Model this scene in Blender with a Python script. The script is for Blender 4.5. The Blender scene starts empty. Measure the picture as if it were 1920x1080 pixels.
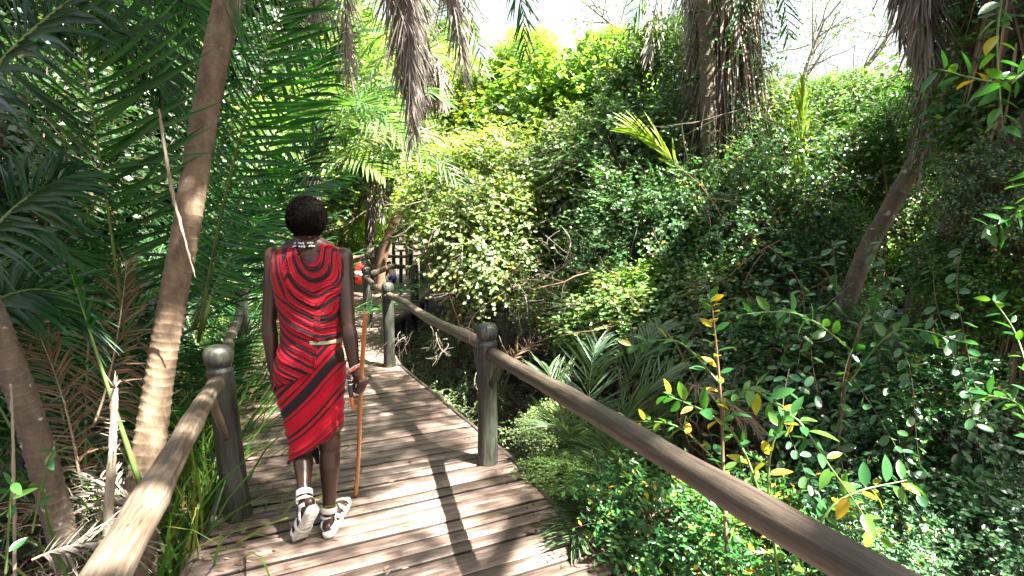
import bpy, math, random
import numpy as np
from mathutils import Vector, Matrix, Quaternion
from math import sin, cos, tan, pi, radians, sqrt, atan2

S = bpy.context.scene
C = S.collection
random.seed(7)
RNG = np.random.default_rng(11)

# ------------------------------------------------------------------ camera, light, exposure
FPX, PITCH, CH = 1067.0, radians(7.0), 1.65
cam = bpy.data.cameras.new('camera'); cam_o = bpy.data.objects.new('camera', cam); C.objects.link(cam_o)
cam.sensor_width = 36.0; cam.lens = FPX / 1920 * 36.0
cam.clip_start = 0.05; cam.clip_end = 2000
cam_o.location = (0, 0, CH); cam_o.rotation_euler = (radians(90) - PITCH, 0, 0)
S.camera = cam_o

SUN = Vector((0.47, -0.27, 0.84)).normalized()
EL = math.asin(SUN.z); AZ = atan2(SUN.x, SUN.y)
w = bpy.data.worlds.new('World'); S.world = w; w.use_nodes = True
nt = w.node_tree; nt.nodes.clear()
sky = nt.nodes.new('ShaderNodeTexSky'); sky.sky_type = 'NISHITA'; sky.sun_disc = False
sky.sun_elevation = EL; sky.sun_rotation = AZ; sky.dust_density = 6.0; sky.air_density = 1.0; sky.ozone_density = 0.6
bg = nt.nodes.new('ShaderNodeBackground'); bg.inputs[1].default_value = 0.052
ow = nt.nodes.new('ShaderNodeOutputWorld')
mixn = nt.nodes.new('ShaderNodeMix'); mixn.data_type = 'RGBA'; mixn.inputs[0].default_value = 0.6
nt.links.new(sky.outputs[0], mixn.inputs[6]); mixn.inputs[7].default_value = (2.9, 2.95, 3.0, 1)   # thin bright haze cloud
nt.links.new(mixn.outputs[2], bg.inputs[0]); nt.links.new(bg.outputs[0], ow.inputs[0])
sl = bpy.data.lights.new('sun', 'SUN'); sl.energy = 5.0; sl.angle = radians(0.5); sl.color = (1, 0.95, 0.86)
so = bpy.data.objects.new('sun', sl); C.objects.link(so); so.location = (5, -3, 20)
so.rotation_euler = SUN.to_track_quat('Z', 'Y').to_euler()
S.view_settings.view_transform = 'Standard'; S.view_settings.look = 'None'
S.view_settings.exposure = 3.48; S.view_settings.gamma = 1.0; S.view_settings.use_curve_mapping = False
S.render.engine = 'CYCLES'
S.cycles.max_bounces = 7; S.cycles.diffuse_bounces = 4; S.cycles.glossy_bounces = 2
S.cycles.transmission_bounces = 4; S.cycles.transparent_max_bounces = 4
S.cycles.caustics_reflective = False; S.cycles.caustics_refractive = False
S.cycles.sample_clamp_indirect = 6.0

# ------------------------------------------------------------------ measuring helpers (photo pixel + distance -> place)
def ray(px, py):
    x = (px - 960) / FPX; v = -(py - 540) / FPX
    return Vector((x, cos(PITCH) + v * sin(PITCH), -sin(PITCH) + v * cos(PITCH)))
def G(px, py, z=0.0):
    d = ray(px, py); t = (z - CH) / d.z
    return Vector((d.x * t, d.y * t, z))
def P(px, py, Y):
    d = ray(px, py); t = Y / d.y
    return Vector((d.x * t, Y, CH + d.z * t))

# ------------------------------------------------------------------ materials
def new_mat(name):
    m = bpy.data.materials.new(name); m.use_nodes = True
    n = m.node_tree; n.nodes.clear()
    out = n.nodes.new('ShaderNodeOutputMaterial')
    b = n.nodes.new('ShaderNodeBsdfPrincipled')
    n.links.new(b.outputs[0], out.inputs[0])
    return m, n, b, out
def node(n, typ, ins=None, **kw):
    x = n.nodes.new(typ)
    for k, v in kw.items(): setattr(x, k, v)
    if ins:
        for k, v in ins.items():
            if hasattr(v, 'is_output') or isinstance(v, bpy.types.NodeSocket): n.links.new(v, x.inputs[k])
            else: x.inputs[k].default_value = v
    return x
def ramp(n, fac, stops, interp='LINEAR'):
    r = n.nodes.new('ShaderNodeValToRGB'); r.color_ramp.interpolation = interp
    e = r.color_ramp.elements
    while len(e) > 1: e.remove(e[-1])
    e[0].position = stops[0][0]; e[0].color = (*stops[0][1], 1)
    for p, c in stops[1:]:
        q = e.new(p); q.color = (*c, 1)
    n.links.new(fac, r.inputs[0]); return r
def leaf_mat(name, stops, rough=0.36, trans=0.32, spec=0.5, tcol=(1.5, 1.7, 0.5)):
    """stops: colour ramp over the per-leaf 'tint' attribute; object colour multiplies"""
    m, n, b, out = new_mat(name)
    at = node(n, 'ShaderNodeAttribute', attribute_name='tint')
    oi = node(n, 'ShaderNodeObjectInfo')
    rr = node(n, 'ShaderNodeMath', {0: oi.outputs['Random'], 1: 0.12}, operation='MULTIPLY')
    ad = node(n, 'ShaderNodeMath', {0: at.outputs['Fac'], 1: rr.outputs[0]}, operation='ADD')
    sb = node(n, 'ShaderNodeMath', {0: ad.outputs[0], 1: 0.06}, operation='SUBTRACT')
    r = ramp(n, sb.outputs[0], stops)
    mx = node(n, 'ShaderNodeMix', {0: 1.0, 6: r.outputs[0], 7: oi.outputs['Color']}, data_type='RGBA', blend_type='MULTIPLY')
    n.links.new(mx.outputs[2], b.inputs['Base Color'])
    b.inputs['Roughness'].default_value = rough
    b.inputs['Specular IOR Level'].default_value = spec
    tr = n.nodes.new('ShaderNodeBsdfTranslucent')
    m2 = node(n, 'ShaderNodeMix', {0: 1.0, 6: mx.outputs[2], 7: (*tcol, 1)}, data_type='RGBA', blend_type='MULTIPLY')
    n.links.new(m2.outputs[2], tr.inputs[0])
    ms = node(n, 'ShaderNodeMixShader', {0: trans, 1: b.outputs[0], 2: tr.outputs[0]})
    n.links.new(ms.outputs[0], out.inputs[0])
    return m
def bark_mat(name, c1, c2, scale=(8, 8, 2.0), rough=0.85, bump=0.5, spots=None, c3=None, rings=False):
    m, n, b, out = new_mat(name)
    tc = node(n, 'ShaderNodeTexCoord')
    mp = node(n, 'ShaderNodeMapping', {0: tc.outputs['Object'], 3: scale})
    nz = node(n, 'ShaderNodeTexNoise', {'Vector': mp.outputs[0], 'Scale': 2.0, 'Detail': 8.0, 'Roughness': 0.65})
    st = [(0.3, c1), (0.7, c2)]
    if c3: st = [(0.28, c1), (0.5, c2), (0.75, c3)]
    r = ramp(n, nz.outputs[0], st)
    col = r.outputs[0]
    if spots:
        n2 = node(n, 'ShaderNodeTexNoise', {'Vector': tc.outputs['Object'], 'Scale': spots[0], 'Detail': 4.0})
        r2 = ramp(n, n2.outputs[0], [(spots[1], (0, 0, 0)), (spots[1] + 0.05, (1, 1, 1))])
        mx = node(n, 'ShaderNodeMix', {0: r2.outputs[0], 6: col, 7: (*spots[2], 1)}, data_type='RGBA')
        col = mx.outputs[2]
    if rings:
        at = node(n, 'ShaderNodeAttribute', attribute_name='tint')
        n5 = node(n, 'ShaderNodeTexNoise', {'Vector': tc.outputs['Object'], 'Scale': 14.0, 'Detail': 3.0})
        rr5 = ramp(n, at.outputs['Fac'], [(.0, (.12, .10, .09)), (.12, (.9, .9, .9)), (.80, (1, 1, 1)), (.93, (1.0, 1.0, 1.0)), (.98, (3.0, 3.0, 3.0))])
        mxr = node(n, 'ShaderNodeMix', {0: n5.outputs[0], 6: col, 7: rr5.outputs[0]}, data_type='RGBA', blend_type='MULTIPLY')
        col = mxr.outputs[2]
    n.links.new(col, b.inputs['Base Color'])
    b.inputs['Roughness'].default_value = rough
    bp = node(n, 'ShaderNodeBump', {'Strength': bump, 'Distance': 0.02, 'Height': nz.outputs[0]})
    n.links.new(bp.outputs[0], b.inputs['Normal'])
    return m
def plain_mat(name, col, rough=0.5, spec=0.5, noise=0.0, nscale=20):
    m, n, b, out = new_mat(name)
    if noise:
        tc = node(n, 'ShaderNodeTexCoord')
        nz = node(n, 'ShaderNodeTexNoise', {'Vector': tc.outputs['Object'], 'Scale': nscale, 'Detail': 6.0})
        r = ramp(n, nz.outputs[0], [(0.3, tuple(c * (1 - noise) for c in col)), (0.7, tuple(min(1, c * (1 + noise)) for c in col))])
        n.links.new(r.outputs[0], b.inputs['Base Color'])
    else: b.inputs['Base Color'].default_value = (*col, 1)
    b.inputs['Roughness'].default_value = rough; b.inputs['Specular IOR Level'].default_value = spec
    return m

M = {}
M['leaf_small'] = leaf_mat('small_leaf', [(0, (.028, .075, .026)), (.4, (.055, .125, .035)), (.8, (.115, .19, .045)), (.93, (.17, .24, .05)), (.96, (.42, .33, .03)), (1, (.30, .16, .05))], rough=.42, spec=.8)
M['leaf_sun_tint'] = leaf_mat('sun_tinted_leaf', [(0, (.09, .15, .055)), (.4, (.17, .24, .09)), (.8, (.27, .34, .14)), (.93, (.34, .38, .16)), (.97, (.45, .38, .05)), (1, (.30, .18, .06))], rough=.42, spec=.8, trans=.42)  # paler copy of the small leaf, with sun glare put into its colour
M['palm_sun_tint'] = leaf_mat('sun_tinted_palm_leaflet', [(0, (.06, .13, .04)), (.6, (.12, .20, .07)), (1, (.24, .25, .10))], rough=.4, trans=.4, tcol=(1.3, 1.6, .5))  # lighter palm leaflet copy; bright haze and sun painted into the colour
M['leaf_blue'] = leaf_mat('bluish_leaf', [(0, (.020, .075, .034)), (.5, (.040, .120, .045)), (.85, (.085, .19, .06)), (.97, (.10, .2, .04)), (1, (.36, .28, .04))], rough=.34, spec=.8, trans=.25)
M['leaf_lime'] = leaf_mat('lime_leaf', [(0, (.07, .15, .035)), (.45, (.13, .23, .045)), (.8, (.21, .31, .06)), (.95, (.30, .32, .03)), (1, (.42, .30, .04))], rough=.4, trans=.45)
M['leaf_broad'] = leaf_mat('broad_leaf', [(0, (.020, .085, .030)), (.5, (.035, .13, .03)), (.8, (.09, .20, .025)), (.9, (.45, .36, .02)), (1, (.45, .25, .03))], rough=.3, trans=.35)
M['leaf_vine'] = leaf_mat('vine_leaf', [(0, (.016, .07, .014)), (.5, (.035, .12, .015)), (.85, (.09, .20, .02)), (1, (.2, .28, .02))], rough=.33, trans=.4)
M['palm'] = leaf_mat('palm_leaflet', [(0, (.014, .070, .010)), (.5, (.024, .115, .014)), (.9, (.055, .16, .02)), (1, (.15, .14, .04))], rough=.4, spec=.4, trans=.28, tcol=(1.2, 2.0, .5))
M['palm_shade_tint'] = leaf_mat('shade_tinted_palm_leaflet', [(0, (.006, .030, .009)), (.6, (.011, .052, .013)), (.93, (.03, .10, .018)), (1, (.15, .13, .05))], rough=.42, spec=.35, trans=.25, tcol=(1.2, 2.2, .6))  # darker copy of the palm leaflet, with thicket shade put into its colour
M['palm_lime'] = leaf_mat('young_palm_leaflet', [(0, (.16, .26, .02)), (.6, (.24, .34, .03)), (1, (.42, .42, .06))], rough=.4, trans=.4)
M['palm_grey'] = leaf_mat('greygreen_palm_leaflet', [(0, (.045, .09, .045)), (.6, (.08, .14, .065)), (1, (.16, .21, .10))], rough=.33, trans=.2)
M['dead'] = leaf_mat('dead_frond', [(0, (.11, .092, .076)), (.4, (.21, .18, .15)), (.75, (.33, .29, .25)), (1, (.46, .42, .38))], rough=.6, trans=.15, spec=.3, tcol=(1, .9, .7))
M['dead_brown'] = leaf_mat('brown_dead_frond', [(0, (.06, .035, .02)), (.5, (.14, .08, .045)), (1, (.32, .24, .17))], rough=.6, trans=.12, spec=.3, tcol=(1, .8, .6))
M['litter'] = leaf_mat('leaf_litter', [(0, (.03, .018, .012)), (.4, (.08, .05, .035)), (.8, (.17, .12, .09)), (1, (.34, .27, .21))], rough=.7, trans=.08, spec=.3, tcol=(1, .8, .6))
M['reed'] = leaf_mat('grass_blade', [(0, (.03, .10, .015)), (.6, (.06, .16, .02)), (1, (.22, .22, .05))], rough=.4, trans=.35)
M['twig'] = bark_mat('twig_bark', (.035, .024, .016), (.12, .09, .065), bump=.2)
M['twig_pale'] = bark_mat('pale_twig_bark', (.14, .115, .09), (.30, .26, .21), bump=.2)
M['stem'] = bark_mat('brown_stem', (.09, .05, .03), (.20, .12, .07), bump=.3)
M['green_stem'] = plain_mat('green_stem', (.10, .17, .04), .45, .5, .3, 8)
M['rachis'] = plain_mat('frond_rachis', (.10, .15, .035), .4, .5, .3, 6)
M['rachis_dead'] = plain_mat('dead_rachis', (.30, .23, .16), .6, .3, .35, 9)
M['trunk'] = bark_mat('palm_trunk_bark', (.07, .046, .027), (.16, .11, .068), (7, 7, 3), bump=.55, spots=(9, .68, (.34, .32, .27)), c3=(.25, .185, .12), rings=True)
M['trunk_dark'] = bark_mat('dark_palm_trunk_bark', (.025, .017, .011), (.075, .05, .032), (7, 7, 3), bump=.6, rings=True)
M['trunk_grey'] = bark_mat('grey_trunk_bark', (.06, .043, .03), (.15, .115, .082), (9, 9, 4), bump=.6, spots=(14, .64, (.38, .37, .33)), rings=True)
M['fiber'] = bark_mat('shaggy_fibre', (.03, .02, .013), (.10, .065, .04), (30, 30, 2), bump=.8)

def wood_mat(name, c1, c2, c3, scale, rough, bump=.7, moss=None, axis_obj=False):
    m, n, b, out = new_mat(name)
    tc = node(n, 'ShaderNodeTexCoord'); oi = node(n, 'ShaderNodeObjectInfo')
    cb = node(n, 'ShaderNodeCombineXYZ')
    mul = node(n, 'ShaderNodeMath', {0: oi.outputs['Random'], 1: 37.0}, operation='MULTIPLY')
    n.links.new(mul.outputs[0], cb.inputs[0]); n.links.new(mul.outputs[0], cb.inputs[2])
    at = node(n, 'ShaderNodeAttribute', attribute_name='grain')
    add = node(n, 'ShaderNodeVectorMath', {0: at.outputs['Vector'], 1: cb.outputs[0]}, operation='ADD')
    mp = node(n, 'ShaderNodeMapping', {0: add.outputs[0], 3: scale})
    nz = node(n, 'ShaderNodeTexNoise', {'Vector': mp.outputs[0], 'Scale': 3.0, 'Detail': 9.0, 'Roughness': .7, 'Distortion': .05})
    n2 = node(n, 'ShaderNodeTexNoise', {'Vector': add.outputs[0], 'Scale': 3.5, 'Detail': 5.0})
    r = ramp(n, nz.outputs[0], [(.32, c1), (.5, c2), (.68, c3)])
    # per piece value change
    hv = node(n, 'ShaderNodeMapRange', {0: oi.outputs['Random'], 3: .5, 4: 1.3})
    m1 = node(n, 'ShaderNodeMix', {0: 1.0, 6: r.outputs[0], 7: hv.outputs[0]}, data_type='RGBA', blend_type='MULTIPLY')
    d = ramp(n, n2.outputs[0], [(.35, (.55, .52, .5)), (.6, (1, 1, 1))])
    m2 = node(n, 'ShaderNodeMix', {0: .8, 6: m1.outputs[2], 7: d.outputs[0]}, data_type='RGBA', blend_type='MULTIPLY')
    col = m2.outputs[2]
    vor = node(n, 'ShaderNodeTexVoronoi', {'Vector': add.outputs[0], 'Scale': 3.2})
    kn = ramp(n, vor.outputs[0], [(.05, (1, 1, 1)), (.10, (0, 0, 0))])
    m3 = node(n, 'ShaderNodeMix', {0: kn.outputs[0], 6: col, 7: (*[x * .35 for x in c1], 1)}, data_type='RGBA')
    col = m3.outputs[2]
    mpc = node(n, 'ShaderNodeMapping', {0: add.outputs[0], 3: (scale[0] * .35, scale[1] * .9, scale[2] * (.9 if scale[2] > 5 else .25))})
    nc = node(n, 'ShaderNodeTexNoise', {'Vector': mpc.outputs[0], 'Scale': 2.0, 'Detail': 2.0})
    s1 = node(n, 'ShaderNodeMath', {0: nc.outputs[0], 1: .5}, operation='SUBTRACT'); s2 = node(n, 'ShaderNodeMath', {0: s1.outputs[0]}, operation='ABSOLUTE')
    cr = ramp(n, s2.outputs[0], [(.002, (.75, .75, .75)), (.008, (0, 0, 0))])
    m5 = node(n, 'ShaderNodeMix', {0: cr.outputs[0], 6: col, 7: (*[x * .4 for x in c1], 1)}, data_type='RGBA'); col = m5.outputs[2]
    if moss:
        n3 = node(n, 'ShaderNodeTexNoise', {'Vector': tc.outputs['Object'], 'Scale': 5.0, 'Detail': 6.0})
        r3 = ramp(n, n3.outputs[0], [(moss[0], (0, 0, 0)), (moss[0] + .16, (1, 1, 1))])
        m4 = node(n, 'ShaderNodeMix', {0: r3.outputs[0], 6: col, 7: (*moss[1], 1)}, data_type='RGBA')
        col = m4.outputs[2]
    n.links.new(col, b.inputs['Base Color'])
    rr = node(n, 'ShaderNodeMapRange', {0: n2.outputs[0], 3: rough - .12, 4: rough + .15})
    n.links.new(rr.outputs[0], b.inputs['Roughness'])
    bp = node(n, 'ShaderNodeBump', {'Strength': bump, 'Distance': .006, 'Height': nz.outputs[0]})
    n.links.new(bp.outputs[0], b.inputs['Normal'])
    return m
M['plank'] = wood_mat('deck_plank_wood', (.062, .042, .034), (.17, .122, .098), (.33, .25, .21), (1.6, 18, 18), .42)
M['plank_edge'] = wood_mat('gap_shade_plank_edge', (.012, .009, .007), (.028, .020, .015), (.05, .038, .03), (1.6, 18, 18), .8)  # gap shade painted as near-black plank sides, so the gaps read dark
M['edge_wood'] = wood_mat('edge_board_wood', (.04, .028, .02), (.09, .065, .05), (.15, .11, .09), (1.2, 22, 22), .6)
M['post'] = wood_mat('treated_post_wood', (.010, .013, .012), (.040, .046, .036), (.115, .108, .078), (26, 26, 1.6), .42, moss=(.60, (.075, .095, .035)))
M['rail'] = wood_mat('rail_pole_wood', (.04, .030, .021), (.10, .076, .054), (.18, .14, .105), (1.4, 26, 26), .5, .5)
M['soil'] = bark_mat('forest_soil', (.010, .007, .005), (.045, .030, .020), (1, 1, 1), bump=.6, c3=(.08, .058, .042))

# ------------------------------------------------------------------ mesh helpers
WLOC = {}
def link(o, parent=None, loc=(0, 0, 0)):
    """loc = world place; parents are never rotated or scaled"""
    C.objects.link(o)
    loc = Vector(loc)
    if parent is not None:
        o.parent = parent; o.location = loc - WLOC[parent.name]
    else: o.location = loc
    WLOC[o.name] = loc.copy()
    return o
def tag(o, label=None, cat=None, group=None, kind=None):
    if label: o['label'] = label
    if cat: o['category'] = cat
    if group: o['group'] = group
    if kind: o['kind'] = kind
    return o
def empty(name, loc, label=None, cat=None, group=None, kind=None):
    o = bpy.data.objects.new(name, None); o.empty_display_size = .1
    link(o, None, loc); return tag(o, label, cat, group, kind)
def mesh(name, V, Fs, mat, tint=None, smooth=False, grain=None):
    V = np.asarray(V, dtype=np.float32).reshape(-1, 3)
    if isinstance(Fs, np.ndarray): Fs = [Fs]
    Fs = [np.asarray(f, dtype=np.int32) for f in Fs if len(f)]
    me = bpy.data.meshes.new(name)
    me.vertices.add(len(V)); me.vertices.foreach_set('co', V.ravel())
    nl = sum(f.size for f in Fs); npol = sum(len(f) for f in Fs)
    me.loops.add(nl); me.loops.foreach_set('vertex_index', np.concatenate([f.ravel() for f in Fs]))
    me.polygons.add(npol)
    tot = np.concatenate([np.full(len(f), f.shape[1], np.int32) for f in Fs])
    start = np.concatenate([[0], np.cumsum(tot)[:-1]]).astype(np.int32)
    me.polygons.foreach_set('loop_start', start)
    if smooth: me.polygons.foreach_set('use_smooth', np.ones(npol, bool))
    me.update(calc_edges=True)
    if tint is not None:
        a = me.attributes.new('tint', 'FLOAT', 'POINT'); a.data.foreach_set('value', np.asarray(tint, np.float32))
    if grain is not None:
        a = me.attributes.new('grain', 'FLOAT_VECTOR', 'POINT'); a.data.foreach_set('vector', np.asarray(grain, np.float32).ravel())
    if mat is not None: me.materials.append(mat)
    return me
def add(name, V, Fs, mat, parent=None, origin=None, tint=None, smooth=False, kind=None, grain=None):
    """V in world space; origin = world place of the object's origin"""
    if origin is None: origin = WLOC[parent.name] if parent is not None else Vector((0, 0, 0))
    V = np.asarray(V, dtype=np.float64).reshape(-1, 3) - np.array(origin)
    o = bpy.data.objects.new(name, mesh(name, V, Fs, mat, tint, smooth, grain))
    link(o, parent, origin)
    if kind: o['kind'] = kind
    return o
def nrmz(a):
    return a / np.maximum(np.linalg.norm(a, axis=-1, keepdims=True), 1e-9)
class Acc:
    """collects geometry of one object"""
    def __init__(s): s.V = []; s.F = {}; s.T = []; s.n = 0; s.Gr = []
    def add(s, V, Fs, tint=None, grain=None):
        V = np.asarray(V, float).reshape(-1, 3)
        if isinstance(Fs, np.ndarray): Fs = [Fs]
        for f in Fs:
            if len(f): s.F.setdefault(f.shape[1], []).append(f + s.n)
        s.V.append(V); s.n += len(V)
        s.T.append(np.full(len(V), .5) if tint is None else np.broadcast_to(np.asarray(tint, float), (len(V),)))
        s.Gr.append(np.zeros((len(V), 3)) if grain is None else grain)
        return s
    def build(s, name, mat, parent=None, origin=None, smooth=False, kind=None):
        V = np.concatenate(s.V); Fs = [np.concatenate(f) for f in s.F.values()]
        return add(name, V, Fs, mat, parent, origin, np.concatenate(s.T), smooth, kind, np.concatenate(s.Gr))

def tubes(paths, radii, k=3, cap=True):
    """paths (N,Pn,3), radii (N,Pn)"""
    paths = np.asarray(paths, float); radii = np.asarray(radii, float)
    N, Pn, _ = paths.shape
    T = np.gradient(paths, axis=1); T = nrmz(T)
    ref = np.where(np.abs(T[:, :1, 2:3]) > .9, np.array([[[1., 0, 0]]]), np.array([[[0, 0, 1.]]]))
    ref = np.broadcast_to(ref, T.shape)
    A = nrmz(np.cross(T, ref)); B = np.cross(T, A)
    th = np.arange(k) * 2 * pi / k
    V = paths[:, :, None] + radii[:, :, None, None] * (np.cos(th)[None, None, :, None] * A[:, :, None] + np.sin(th)[None, None, :, None] * B[:, :, None])
    V = V.reshape(-1, 3)
    i = np.arange(Pn - 1)[:, None] * k; j = np.arange(k)[None]; jn = (j + 1) % k
    q = np.stack([i + j, i + jn, i + k + jn, i + k + j], -1).reshape(-1, 4)
    F = (q[None] + (np.arange(N) * Pn * k)[:, None, None]).reshape(-1, 4)
    Fs = [F]
    if cap and k > 3:
        base = (np.arange(N) * Pn * k)[:, None]
        Fs.append(base + np.arange(k)[None, ::-1]); Fs.append(base + (Pn - 1) * k + np.arange(k)[None])
    return V, Fs
def tube(pts, rad, k=8, sub=0, ridge=None, cap=True, seed=0):
    """one smooth tube through pts with radii rad; ridge=(spacing, height) makes ringed bark"""
    pts = np.array([list(p) for p in pts], float); rad = np.array(rad, float)
    if sub:
        n = len(pts); t = np.linspace(0, n - 1, sub); ti = np.clip(t.astype(int), 0, n - 2); f = (t - ti)[:, None]
        p0 = pts[np.clip(ti - 1, 0, n - 1)]; p1 = pts[ti]; p2 = pts[ti + 1]; p3 = pts[np.clip(ti + 2, 0, n - 1)]
        q = .5 * ((2 * p1) + (-p0 + p2) * f + (2 * p0 - 5 * p1 + 4 * p2 - p3) * f ** 2 + (-p0 + 3 * p1 - 3 * p2 + p3) * f ** 3)
        r = np.interp(t, np.arange(n), rad); pts, rad = q, r
    V, Fs = tubes(pts[None], rad[None], k, cap)
    return V, Fs, pts, rad
def ringed_trunk(pts, rad, sub=180, k=20, spacing=.055, h=.06, seed=0):
    V, Fs, q, r = tube(pts, rad, k, sub)
    L = np.concatenate([[0], np.cumsum(np.linalg.norm(np.diff(q, axis=0), axis=1))])
    rng = np.random.default_rng(seed)
    V = V.reshape(sub, k, 3)
    th = np.arange(k) * 2 * pi / k
    ph = L[:, None] / spacing + .25 * np.sin(th + seed)[None] + .18 * np.sin(2.3 * L[:, None] / .3 + 2 * th[None]) + .5 * np.sin(L[:, None] * 5.1 + seed)
    saw = (ph % 1.0)
    bump = 1 + h * 1.4 * (saw ** 4 - .3) + .03 * np.sin(3 * th + L[:, None] * 2.2) + .03 * np.sin(L[:, None] * 4.3 + seed) + rng.normal(0, .008, (sub, k))
    V = q[:, None] + (V - q[:, None]) * bump[:, :, None]
    global RINGT; RINGT = saw.reshape(-1)
    return V.reshape(-1, 3), Fs
# leaf shapes: (x across, y along, z up), faces
LEAF5 = (np.array([(0, 0, 0), (0, .5, -.06), (0, 1, -.02), (-.26, .45, .05), (.26, .45, .05)]), np.array([(0, 4, 1), (0, 1, 3), (1, 4, 2), (1, 2, 3)]))
LEAF4 = (np.array([(0, 0, 0), (.27, .5, .03), (0, 1, -.03), (-.27, .5, .03)]), np.array([(0, 1, 2), (0, 2, 3)]))
ROUND6 = (np.array([(0, 0, 0), (.33, .3, .06), (.30, .72, .05), (0, 1, -.03), (-.30, .72, .05), (-.33, .3, .06), (0, .5, -.04)]),
          np.array([(0, 1, 6), (1, 2, 6), (2, 3, 6), (3, 4, 6), (4, 5, 6), (5, 0, 6)]))
def leaves(pos, d, nrm, size, tmpl, tint, wscale=1.0):
    d = nrmz(d); s = nrmz(np.cross(d, nrm)); n = np.cross(s, d)
    tv, tf = tmpl; K = len(tv)
    ws = np.broadcast_to(np.asarray(wscale, float), (len(pos),))
    V = pos[:, None] + size[:, None, None] * (tv[None, :, 0:1] * ws[:, None, None] * s[:, None] + tv[None, :, 1:2] * d[:, None] + tv[None, :, 2:3] * n[:, None])
    F = (tf[None] + (np.arange(len(pos)) * K)[:, None, None]).reshape(-1, tf.shape[1])
    return V.reshape(-1, 3), F, np.repeat(tint, K)
def rand_dir(rng, n):
    return nrmz(rng.normal(size=(n, 3)))
def lump(u, seed, f=2.2):
    r = np.random.default_rng(seed); out = 0
    for k in range(5):
        a = r.normal(size=3) * f * (1 + k * .45); out = out + np.sin(u @ a + r.uniform(0, 6)) / (1 + .5 * k)
    return out / 2.2
def spray(rng, starts, dirs, L, nper, size, tmpl, droop=.25, jit=.35, twr=.0022, tint_off=0, pair=True, wscale=1.0, up=1.0, outw=None):
    """twigs with leaves set along them; returns leaf arrays and twig tubes"""
    n = len(starts); L = L * rng.uniform(.6, 1.3, n)
    t = np.linspace(0, 1, 4)[None, :, None]
    bend = rng.normal(0, .18, (n, 1, 3)); bend[:, :, 2] -= droop
    paths = starts[:, None] + dirs[:, None] * t * L[:, None, None] + bend * (t ** 2) * L[:, None, None]
    rad = twr * np.linspace(1.3, .5, 4)[None] * np.ones((n, 1))
    TV, TF = tubes(paths, rad, 3, False)
    tt = (np.arange(nper) + .6) / nper; tt = np.broadcast_to(tt[None], (n, nper)) + rng.normal(0, .3 / nper, (n, nper))
    t3 = tt[:, :, None]
    pos = starts[:, None] + dirs[:, None] * t3 * L[:, None, None] + bend * (t3 ** 2) * L[:, None, None]
    tan = nrmz(dirs[:, None] + 2 * bend * t3)
    upv = np.array([0, 0, 1.0])
    side = nrmz(np.cross(tan, upv) + rng.normal(0, .2, tan.shape))
    sg = np.where(np.arange(nper) % 2 == 0, 1., -1.)[None, :, None]
    d = nrmz(tan * .6 + side * sg + rng.normal(0, jit, tan.shape))
    nr = upv * up + rng.normal(0, .42, d.shape)
    if outw is not None: nr = nr + outw[:, None] * .75
    nr = nrmz(nr)
    sz = size * rng.uniform(.55, 1.25, (n, nper)) * (1 - .25 * tt)
    base_t = rng.uniform(.1, .8, (n, 1)) * .6 + rng.uniform(0, .36, (n, nper))
    odd = rng.uniform(size=(n, nper)); base_t = np.where(odd > .96, rng.uniform(.95, 1, (n, nper)), base_t)
    base_t = np.clip(base_t + tint_off, 0, 1)
    LV, LF, LT = leaves(pos.reshape(-1, 3), d.reshape(-1, 3), nr.reshape(-1, 3), sz.ravel(), tmpl, base_t.ravel(), wscale)
    return (LV, LF, LT), (TV, TF)
def crown_mesh(name, seed, ntw, nper, L, size, tmpl, mat, droop=.25, shell=(.35, 1.0), flat=1.0, twr=.0022, wscale=1.0, rf=2.2, thr=-.45):
    """a crown of unit radius; returns (leaf mesh, twig mesh)"""
    rng = np.random.default_rng(seed)
    u = rand_dir(rng, int(ntw * 1.7)); l = lump(u, seed, rf)
    u = u[l + rng.normal(0, .25, len(l)) > thr][:ntw]; l = lump(u, seed, rf)
    r = (rng.uniform(size=len(u)) ** .5) * (shell[1] - shell[0]) + shell[0]
    r = r * (.80 + .28 * l)
    st = u * r[:, None]
    d = nrmz(u * .75 + rng.normal(0, .55, u.shape) + np.array([0, 0, .25]))
    lv, tw = spray(rng, st, d, L, nper, size, tmpl, droop, twr=twr, wscale=wscale, up=.75, outw=u)
    me = mesh(name, lv[0], lv[1], mat, lv[2])
    # inner boughs
    nb = 26; ub = rand_dir(rng, nb); ub[:, 2] = np.abs(ub[:, 2]) * .8 + .05; ub = nrmz(ub)
    t = np.linspace(0, 1, 6)[None, :, None]
    b0 = np.array([0, 0, -1.0]) + rng.normal(0, .08, (nb, 3)) * np.array([1, 1, 0])
    bend = rng.normal(0, .25, (nb, 1, 3))
    paths = b0[:, None] + (ub[:, None] * .85 - b0[:, None]) * t + bend * np.sin(t * pi)
    BV, BF = tubes(paths, np.linspace(.016, .004, 6)[None] * np.ones((nb, 1)), 4, False)
    a = Acc().add(tw[0], tw[1]).add(BV, BF)
    V = np.concatenate(a.V); Fs = [np.concatenate(f) for f in a.F.values()]
    mt = mesh(name + '_twigs', V, Fs, M['twig'])
    return me, mt

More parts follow.
